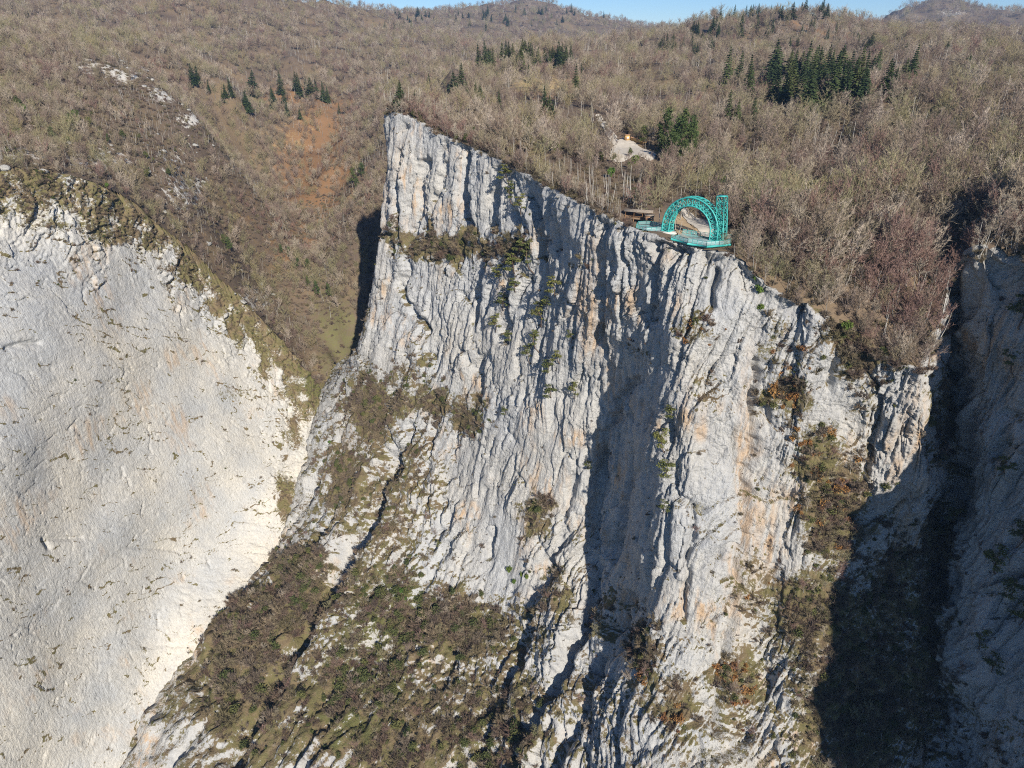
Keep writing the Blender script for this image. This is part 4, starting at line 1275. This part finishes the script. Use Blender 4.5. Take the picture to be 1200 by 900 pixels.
for ki, (kd, sname, slab_, scat) in enumerate(kinds):
    ids = np.where(kind_i == ki)[0]
    sco = np.where(inf[ids], sz[ids] / f[ids], 0)
    od = ids[np.argsort(-sco)]
    lim = (260, 60, 150)[ki]
    what = ("leafless brown shrub", "rust-leaved shrub", "dull green evergreen shrub")[ki]
    for i in od[:lim]:
        if onslab[i]: where, gg = "rooted in the cream rock slab across the gorge", "on the slab"
        elif u[i] > 1080: where, gg = "on the shaded cliff", "on the shaded cliff"
        elif u[i] > 830: where, gg = "in the gully beside the shaded cliff", "in the shaded gully"
        elif v[i] > 640: where, gg = "on the overgrown apron at the foot of the cliff", "on the apron"
        elif u[i] < 470 and v[i] > 400: where, gg = "on the slanting ramp below the spur", "on the ramp"
        else: where, gg = "on a ledge of the fluted cliff", "on cliff ledges"
        kd.place(int(RNG.integers(0, len(kd.variants))), tuple(pts[i]), float(sz[i]), float(RNG.uniform(0, 6.28)), ("large " if sz[i] > 1.6 else "small " if sz[i] < 1.0 else "") + what + " " + where, what + "s " + gg)
    rs = od[lim:]
    n_ = len(rs)
    scatter(sname, kd, pts[rs], np.repeat(sz[rs][:, None], 3, 1), np.c_[RNG.normal(0, .2, n_), RNG.normal(0, .2, n_), RNG.uniform(0, 6.28, n_)], RNG.integers(0, len(kd.variants), n_), slab_, scat)

b, bz = UNDER; n_ = len(b)
scatter("undergrowth", BRUSH, np.c_[b, bz], np.repeat(RNG.uniform(.6, 1.5, n_)[:, None], 3, 1), np.c_[np.zeros((n_, 2)), RNG.uniform(0, 6.28, n_)], RNG.integers(0, 3, n_), "leafless undergrowth beneath the trees along the cliff rim", "undergrowth")
# small bare trees rooted on the apron and in the gullies
pa = pr * (uu > 150) * ((vv > 600) | (uu > 900)) * np.clip(flat_n[:, 2], 0, 1)
tp = RNG.choice(len(pa), 700, False, pa / pa.sum())
tp = tp[np.argsort(ff[tp])]
rs = tp[100:]; n_ = len(rs); ss_ = RNG.uniform(.25, .6, n_)
scatter("gully_saplings", BARE, flat_pts[rs], np.c_[ss_ * 1.15, ss_ * 1.15, ss_], np.c_[RNG.normal(0, .15, n_), RNG.normal(0, .15, n_), RNG.uniform(0, 6.28, n_)], RNG.integers(0, 7, n_), "thin bare saplings scattered over the apron and gullies", "saplings")
for i in tp[:100]:
    p_ = flat_pts[i]; s_ = RNG.uniform(.28, .62)
    if uu[i] > 830: lab, grp = "small bare tree rooted in the gully beside the shaded cliff", "small trees in the gully"
    else: lab, grp = "small bare tree growing on the overgrown apron below the cliff", "small trees on the apron"
    vi = int(RNG.integers(0, 7)); lab = lab.replace('bare', TREE_LOOK[vi] + ' bare', 1)
    BARE.place(vi, tuple(p_), (s_ * 1.1, s_ * 1.1, s_), float(RNG.uniform(0, 6.28)), lab, grp, (float(RNG.normal(0, .15)), float(RNG.normal(0, .15))))

# scrub under the woodland on the stony hill and valley side
b = jitter_grid(280, 700, 3.1, lambda y_: -0.80 * y_, lambda y_: -0.12 * y_)
bz = height(b[:, 0], b[:, 1]); bu, bv, bf = proj(np.c_[b, bz])
okb = (poly_sd(b[:, 0], b[:, 1], GORGE, 20) < -1) & (RNG.random(len(b)) < .62) & (bu > -60) & (bu < 470) & (bv < 520)
b, bz = b[okb], bz[okb]; n_ = len(b)
scatter("valley_scrub", BRUSH, np.c_[b, bz], np.repeat(RNG.uniform(.7, 1.7, n_)[:, None], 3, 1), np.c_[np.zeros((n_, 2)), RNG.uniform(0, 6.28, n_)], RNG.integers(0, 3, n_), "low leafless scrub on the stony hill and valley side", "scrub")


def on_cliff(u_, v_):
    d = (uu - u_) ** 2 + (vv - v_) ** 2 + (ff - 0) * 0
    c = np.argsort(d)[:30]
    return flat_pts[c[np.argmin(ff[c])]], flat_n[c[0]]


for (u_, v_, s_) in [(613, 300, 1.2), (600, 322, 1.3), (585, 330, 1.1), (620, 318, 1.2), (606, 345, 1.0), (590, 368, 1.1), (580, 392, 1.2), (592, 400, 1.0), (632, 382, 1.2), (640, 362, .9), (628, 412, 1.2), (616, 424, 1.1), (640, 436, .9), (648, 345, 1.1), (645, 470, 1.0), (655, 428, .9), (668, 405, .8),
                     (594, 215, 1.3), (598, 240, 1.2), (607, 255, 1.0), (690, 550, .7), (775, 530, 1.0), (778, 560, 1.0), (775, 600, .9), (782, 490, .9), (590, 488, .7), (672, 465, .8), (512, 640, .6)]:
    p_, n__ = on_cliff(u_, v_)
    CPINE.place(random.randrange(3), tuple(p_), s_ * random.uniform(1.2, 1.75), math.atan2(n__[1], n__[0]) + math.pi / 2 + random.uniform(-.5, .5), "yellow-green pine clinging to the bright face of the fluted cliff", "pines clinging to the bright cliff face")
for (u_, v_, s_) in [(1190, 385, 1.2), (1185, 440, 1.1), (1170, 560, 1.0), (1190, 640, 1.2), (1165, 670, 1.2), (1180, 700, 1.1), (1145, 760, 1.1), (1160, 790, 1.2), (1190, 730, 1.1), (1120, 620, 1.0), (1130, 560, .9)]:
    p_, n__ = on_cliff(u_, v_)
    CPINE.place(random.randrange(3), tuple(p_), s_ * random.uniform(1.2, 1.75), math.atan2(n__[1], n__[0]) + math.pi / 2 + random.uniform(-.5, .5), "yellow-green pine clinging to the cliff in deep shade", "pines clinging to the shaded cliff")
for (u_, v_, s_) in [(595, 672, 1.4), (608, 676, 1.1), (616, 682, 1.1), (600, 684, 1.2)]:
    p_, n__ = on_cliff(u_, v_)
    IVY.place(random.randrange(2), tuple(p_), (s_, s_, s_ * 1.7), random.uniform(0, 6.28), "bright green ivy at the foot of the pale cliff wall", "ivy at the foot of the wall")
for (u_, v_, s_) in [(750, 770, 1.5), (752, 752, 1.2), (746, 785, 1.3), (1040, 575, 1.7), (1050, 570, 1.3), (1015, 580, 1.2), (625, 592, 1.5), (632, 600, 1.4)]:
    p_, n__ = on_cliff(u_, v_)
    EVER.place(random.randrange(2), tuple(p_), (s_, s_, s_ * 1.3), random.uniform(0, 6.28), "large dark green bush standing alone on the rock wall", "large dark bushes on the rock")
for (u_, v_, s_) in [(884, 330, 1.2), (888, 345, 1.3), (890, 365, 1.0), (1013, 352, 1.4), (1010, 362, 1.2), (1087, 295, 1.2), (1086, 310, 1.4), (1012, 345, 1.1), (470, 690, 1.3), (478, 700, 1.1), (462, 695, 1.0), (385, 515, .9), (378, 650, 1.0)]:
    p_, n__ = on_cliff(u_, v_)
    IVY.place(random.randrange(2), tuple(p_), (s_, s_, s_ * 1.5), random.uniform(0, 6.28), "fresh green ivy clump among brush on a cliff edge", "ivy clumps among the brush")
rg_ = random.Random(5)
for (bu, bv, ru, rv, n_) in ((1120, 170, 80, 60, 22), (1000, 250, 110, 50, 22), (860, 240, 40, 30, 5), (560, 170, 90, 25, 12), (700, 200, 50, 20, 6), (60, 150, 60, 40, 14), (180, 200, 60, 40, 10)):
    for _ in range(n_):
        g_ = ground_at(bu + rg_.uniform(-ru, ru), bv + rg_.uniform(-rv, rv))
        if g_ is None or g_[1] > 700: continue
        kd = IVY if rg_.random() < .3 else EVER
        s_ = rg_.uniform(1.0, 2.0)
        loc = "above the shaded cliff" if bu > 950 else "on the stony hill above the rock slab" if bu < 300 else "behind the cliff rim"
        kd.place(rg_.randrange(2), (g_[0], g_[1], g_[2] + (s_ * 1.0)), (s_, s_, s_ * 1.5), rg_.uniform(0, 6.28), ("bright ivy-clad stem" if kd is IVY else "dull green evergreen bush") + " among the bare trees " + loc, "green clumps in the wood " + loc)
print("shrubs", round(time.time() - T0, 1))

# ------------------------------------------------------------------ boulders on the stony hill
def boulder(seed, r=1.0):
    rng = np.random.default_rng(seed)
    import bmesh
    bm = bmesh.new()
    bmesh.ops.create_icosphere(bm, subdivisions=2, radius=r)
    v_ = np.array([p__.co[:] for p__ in bm.verts])
    d = 1 + .55 * noise3(v_[:, 0] * 1.1 + seed * 3.7, v_[:, 1] * 1.1, v_[:, 2] * 1.1) + .25 * noise3(v_[:, 0] * 2.6, v_[:, 1] * 2.6 + seed, v_[:, 2] * 2.6)
    v_ = v_ * d[:, None] * np.array((1.4, 1.0, .6))
    f_ = np.array([[l.vert.index for l in p__.loops] for p__ in bm.faces])
    bm.free()
    return np_mesh("boulder", v_, f_, M['stone'], False, {"veg": np.zeros(len(v_)), "green": np.zeros(len(v_))})


BOULDER = Kind("boulder", "boulder", [[boulder(s_)] for s_ in (1, 2, 3, 4)], ())
cnt = 0
for (bu, bv, ru, rv, st) in OUTCROP:
    if st < .4: continue
    rr = random.Random(int(bu + bv))
    for _ in range(14):
        g_ = ground_at(bu + rr.gauss(0, ru * .6), bv + rr.gauss(0, rv * .6))
        if g_ is None or g_[1] > 900: continue
        s_ = .5 + 1.7 * rr.random() ** 2
        o = BOULDER.place(rr.randrange(4), (g_[0], g_[1], g_[2] - .15 * s_), (s_, s_, s_), rr.uniform(0, 6.28), "pale limestone boulder on the stony hill above the rock slab" if bv > 170 else "pale limestone boulder on the bare crest of the stony hill", "boulders above the slab" if bv > 170 else "boulders on the crest", (rr.uniform(-.4, .4), rr.uniform(-.4, .4)))
        cnt += 1
rr = random.Random(77)
for kcol in range(30, 640, 7):
    if kcol >= len(MAIN_PTS): break
    q_ = MAIN_PTS[kcol, 2 + rr.randrange(0, 5)]
    uq, vq, fq = proj(q_)
    if not (440 < uq < 1080) or 735 < uq < 862 or rr.random() < .45: continue
    s_ = .35 + .8 * rr.random() ** 2
    BOULDER.place(rr.randrange(4), (q_[0] + rr.uniform(-.6, .6), q_[1] + rr.uniform(0, 2.0), q_[2] - .2 * s_), (s_, s_, s_ * rr.uniform(.8, 1.5)), rr.uniform(0, 6.28), "weathered limestone block on the rim of the fluted cliff", "blocks along the cliff rim", (rr.uniform(-.4, .4), rr.uniform(-.4, .4)))
print("boulders", cnt, round(time.time() - T0, 1))

# ------------------------------------------------------------------ the teal arch, tower and terraces
ZD = CAMZ - 56.6                                # terrace floor
fl = PZ(782, 270, ZD); fr = PZ(838, 281, ZD)
ax = (fr - fl); span = np.linalg.norm(ax); ax /= span
pn = np.array((ax[1], -ax[0], 0.0))             # out over the gorge
if pn[1] > 0: pn = -pn
up = np.array((0, 0, 1.0))
R_ = span / 2; leg = max(10.6 - R_, 0.5)


def arch_curve(off, n_arc=17):
    c = (fl + fr) / 2
    pts = [fl - ax * off, fl - ax * off + up * leg * .5]
    for a_ in np.linspace(math.pi, 0, n_arc):
        pts.append(c + up * leg + (R_ + off) * (math.cos(a_) * ax + math.sin(a_) * up))
    pts += [fr + ax * off + up * leg * .5, fr + ax * off]
    return np.array(pts)


arch = link("steel_arch"); arch.empty_display_size = 1
tag(arch, "teal steel lattice arch standing on the cliff-edge terrace", "arch")
c_in, c_out = arch_curve(-1.25), arch_curve(1.25)
hd = 1.35
ch4 = [c_in + pn * hd, c_out + pn * hd, c_in - pn * hd, c_out - pn * hd]
for c in ch4:
    m_ = MB(); m_.tube(c, 0.24, 6); o = m_.build("chord", M['teal'], arch, True)
for nm, (A, B) in (("front_lacing", (0, 1)), ("rear_lacing", (2, 3)), ("inner_lacing", (0, 2)), ("outer_lacing", (1, 3))):
    m_ = MB()
    A, B = ch4[A], ch4[B]
    for i in range(len(A)):
        m_.beam(A[i], B[i], .17)
        if i + 1 < len(A):
            m_.beam(A[i], B[i + 1], .15)
            if nm[:5] in ('front', 'rear_'): m_.beam(B[i], A[i + 1], .15)
    o = m_.build(nm, M['teal'], arch); o["kind"] = "stuff"
for c in (fl, fr):
    m_ = MB(); m_.box(c + (0, 0, -.1), 3.4, 3.4, .25, math.atan2(ax[1], ax[0])); m_.build("base_plate", M['teal'], arch)

tower = link("lattice_tower"); tower.empty_display_size = 1
tag(tower, "straight teal steel lattice tower beside the arch", "tower")
tc = PZ(845, 281, ZD) + np.array((0.3, 1.0, 0))
tup = np.array((-0.115, 0.0, 1.0))           # the tower leans back towards the arch
hw = 1.2; TH = 13.2; nb = 6
t4 = [tc + ax * sx * hw + pn * sy * hw for sx, sy in ((-1, -1), (1, -1), (1, 1), (-1, 1))]
for c in t4:
    m_ = MB(); m_.beam(c, c + tup * TH, .26); m_.build("post", M['teal'], tower)
for kf in range(4):
    m_ = MB(); A, B = t4[kf], t4[(kf + 1) % 4]
    for i in range(nb):
        z0, z1 = tup * TH * i / nb, tup * TH * (i + 1) / nb
        m_.beam(A + z1, B + z1, .13); m_.beam(A + z0, B + z1, .12); m_.beam(B + z0, A + z1, .12)
    o = m_.build("lacing", M['teal'], tower); o["kind"] = "stuff"
m_ = MB(); m_.box(tc + tup * (TH + .08), 2.45, 2.45, .16, math.atan2(ax[1], ax[0])); m_.build("top_frame", M['teal'], tower)


def terrace(name, poly_uv, z, label, open_edges=()):
    t = link(name); t.empty_display_size = 1
    tag(t, label, "terrace")
    poly = [PZ(u_, v_, z)[:2] for u_, v_ in poly_uv]
    m_ = MB(); m_.prism(poly, z - .10, z); m_.build("glass_floor", M['glass'], t)
    n_ = len(poly)
    mb_, mr, mp, mg = MB(), MB(), MB(), MB()
    for i in range(n_):
        a_ = np.r_[poly[i], z]; b_ = np.r_[poly[(i + 1) % n_], z]
        mb_.beam(a_ - up * .42, b_ - up * .42, .55)
        L = np.linalg.norm(b_ - a_)
        if i in open_edges: continue
        for hh in (1.15, .62, .3): mr.beam(a_ + up * hh, b_ + up * hh, .10 if hh > 1 else .06)
        for s_ in range(max(1, int(L / 1.4)) + 1):
            q_ = a_ + (b_ - a_) * s_ / max(1, int(L / 1.4)); mp.beam(q_, q_ + up * 1.15, .11)
        mg.add([a_ + up * .1, b_ + up * .1, b_ + up * 1.05, a_ + up * 1.05], [(0, 1, 2, 3)])
    c = np.mean(poly, 0)
    for i in range(0, n_):
        a_ = np.r_[poly[i], z - .3]; mb_.beam(a_, np.r_[c, z - .3], .22)
    mb_.build("edge_beam", M['teal'], t)
    o = mr.build("railing", M['teal'], t)
    mp.build("railing_posts", M['teal'], o)["kind"] = "stuff"
    mg.build("glass_panels", M['glass'], o)["kind"] = "stuff"
    return t


def supports(t, pts_uv, z, toward, drop):
    for (u_, v_) in pts_uv:
        a_ = PZ(u_, v_, z) - up * .6
        b_ = a_ + np.array((toward[0], toward[1], 0)) - up * drop
        m_ = MB(); m_.beam(a_, b_, .3); m_.build("brace", M['teal'], t)


t1_ = terrace("viewing_terrace", [(745, 267.5), (757, 271), (775, 270), (775, 265), (757, 263), (748, 263.5)], ZD, "small teal railed glass terrace jutting from the rim beside the arch's far foot", (2,))
supports(t1_, [(757, 271), (771, 270)], ZD, (2.2, 2.4), 2.6)
t2_ = terrace("glass_walkway", [(787, 278.5), (806, 284), (828, 287.5), (843, 286.5), (856, 285), (856, 279), (842, 279), (800, 273)], ZD, "long teal railed glass walkway running in front of the arch", (7,))
supports(t2_, [(835, 287), (812, 285)], ZD, (1.2, 2.4), 2.8)

# footing blocks
def house_box(name, c, sx, sy, sz, rz, mat, parent=None):
    m_ = MB(); m_.box(c, sx, sy, sz, rz); return m_.build(name, mat, parent)


rzA = math.atan2(ax[1], ax[0])
ft = link("concrete_footing"); tag(ft, "white concrete footing block under the arch foot", "footing")
c0_ = PZ(783, 272, ZD) + np.array((0, 1.0, -1.4))
house_box("block", c0_, 6.6, 4.2, 2.5, rzA, M['concrete'], ft)
house_box("cap", c0_ + up * 1.31, 6.9, 4.5, .12, rzA, M['concrete'], ft)
house_box("hatch", c0_ + pn * 2.13 + ax * 1.0 + up * .2, .9, .08, 1.0, rzA, M['dark'], ft)

kb = link("service_block"); tag(kb, "brown clad service block under the end of the walkway", "building")
c1_ = PZ(849, 290, ZD - 3.0) + np.array((0, 1.9, 0.7))
house_box("wall", c1_, 3.6, 3.2, 3.6, 0.12, M['clad'], kb)
for kx in range(6):
    house_box("cladding_board", c1_ + np.array((-1.5 + kx * .6, -1.64 + (-1.5 + kx * .6) * .12, 0)), .5, .08, 3.5, 0.12, M['clad'], kb)
house_box("cap", c1_ + up * 1.86, 3.9, 3.5, .14, 0.12, M['concrete'], kb)
wl = link("retaining_wall"); tag(wl, "low rust-brown retaining wall beneath the walkway", "wall")
a_ = PZ(822, 288, ZD - 1.6); b_ = PZ(842, 289, ZD - 1.6)
m_ = MB(); m_.tube([a_ + (0, 2.2, -.2), b_ + (0, 1.8, -.2)], 1.7, 4, True); m_.build("wall_body", M['timber'], wl)

# timber shelter
def shelter(name, c, L, Wd, H, rz, label, cat, roof_mat):
    t = link(name); tag(t, label, cat)
    c = np.array(c, float)
    e1 = np.array((math.cos(rz), math.sin(rz), 0)); e2 = np.array((-math.sin(rz), math.cos(rz), 0))
    for i in range(4):
        for j in (-1, 1):
            b0 = c + e1 * L * (-.46 + .92 * i / 3) + e2 * j * Wd * .44
            m_ = MB(); m_.beam(b0 - up * 1.5, b0 + up * H, .22); m_.build("post", M['timber'], t)
    m_ = MB(); m_.box(c + up * .1, L, Wd, .18, rz); m_.build("floor", M['planks'], t)
    for j in (-1, 1):
        a0 = c + e1 * L * .52 + e2 * j * Wd * .60 + up * H; a1 = c - e1 * L * .52 + e2 * j * Wd * .60 + up * H
        r0 = c + e1 * L * .52 + up * (H + Wd * .16); r1 = c - e1 * L * .52 + up * (H + Wd * .16)
        m_ = MB(); m_.add([a0, a1, r1, r0, a0 + up * .12, a1 + up * .12, r1 + up * .12, r0 + up * .12], [(0, 1, 2, 3), (7, 6, 5, 4), (0, 4, 5, 1), (0, 3, 7, 4), (1, 5, 6, 2)])
        m_.build("roof_slope", roof_mat, t)
    for j in (-1, 1):
        m_ = MB()
        for hh in (.5, 1.0): m_.beam(c - e1 * L * .46 + e2 * j * Wd * .44 + up * hh, c + e1 * L * .46 + e2 * j * Wd * .44 + up * hh, .1)
        m_.build("rail", M['timber'], t)
    return t


sc_ = PZ(748, 256, ZD + .2)
shelter("timber_shelter", sc_, 9.5, 3.2, 2.5, -.30, "weathered open timber shelter on the rim left of the arch", "shelter", M['oldtimber'])
k1 = link("timber_kiosk"); tag(k1, "orange-brown timber kiosk beside the open shelter", "kiosk")
c2_ = PZ(761, 260, ZD) + np.array((0, 0, 1.1))
house_box("wall", c2_, 2.6, 2.2, 2.2, -.3, M['clad'], k1); house_box("roof", c2_ + up * 1.2, 3.1, 2.7, .2, -.3, M['oldtimber'], k1); house_box("window", c2_ + np.array((-.33, -1.12, .2)), 1.2, .08, .8, -.3, M['dark'], k1)

# car park hut, screen wall and timber gate
hz = 250.0
hut = link("gatehouse"); tag(hut, "tiny yellow gatehouse with flat orange roof by the car park", "hut")
hc = ground_at(734.5, 165.0)
house_box("wall", hc + up * 1.3, 2.4, 2.2, 2.9, .2, M['yellow'], hut); house_box("roof", hc + up * 2.85, 3.0, 2.8, .22, .2, M['clad'], hut)
house_box("window", hc + np.array((.28, -1.12, 1.5)), 1.2, .1, .9, .2, M['white'], hut); house_box("door", hc + np.array((-.62, -1.28, .9)), .7, .1, 1.9, .2, M['timber'], hut)
bw = link("screen_wall"); tag(bw, "long tan screen wall behind the pale gravel car park", "wall")
b0 = ground_at(739, 165.5); b1 = ground_at(757, 171)
m_ = MB(); m_.tube([b0 + up * .7, b1 + up * .7], .1, 4, True)
v0, v1 = b0 - up * .4, b1 - up * .4
dirn = (b1 - b0) / np.linalg.norm(b1 - b0); pr_ = np.array((-dirn[1], dirn[0], 0)) * .15
m_ = MB(); m_.add([v0 - pr_, v1 - pr_, v1 + pr_, v0 + pr_, v0 - pr_ + up * 2.3, v1 - pr_ + up * 2.3, v1 + pr_ + up * 2.3, v0 + pr_ + up * 2.3], [(3, 2, 1, 0), (4, 5, 6, 7), (0, 1, 5, 4), (1, 2, 6, 5), (2, 3, 7, 6), (3, 0, 4, 7)])
m_.build("wall_body", M['yellow'], bw)
m_ = MB(); m_.beam(b0 + up * 1.98, b1 + up * 1.98, .42); m_.build("coping", M['clad'], bw)
gt = link("timber_gate"); tag(gt, "pale timber gate frame over the track into the car park", "gate")
g0 = ground_at(708, 164); g1_ = ground_at(717, 166)
for q_ in (g0, g1_):
    m_ = MB(); m_.beam(q_ - up * 1.5, q_ + up * 4.4, .3); m_.build("post", M['oldtimber'], gt)
m_ = MB(); m_.beam(g0 + up * 4.4, g1_ + up * 4.4, .4); m_.build("lintel", M['oldtimber'], gt)

# ------------------------------------------------------------------ haze
me = MB(); me.box((0, 2200, (-520 + CAMZ + 260) / 2), 9000, 5000, CAMZ + 260 + 520)
k = NT("haze_air")
for nd in list(k.t.nodes):
    if nd.type == 'BSDF_PRINCIPLED': k.t.nodes.remove(nd)
out = [nd for nd in k.t.nodes if nd.type == 'OUTPUT_MATERIAL'][0]
pv = k.t.nodes.new("ShaderNodeVolumePrincipled")
pv.inputs["Color"].default_value = (0.38, 0.62, 1.0, 1)
pv.inputs["Density"].default_value = 0.00008
pv.inputs["Anisotropy"].default_value = 0.2
k.l(pv.outputs[0], out.inputs["Volume"])
hz_ = me.build("haze", k.m)
tag(hz_, "thin blue winter haze filling the air over the hills", None, None, "stuff")
print("done", round(time.time() - T0, 1))
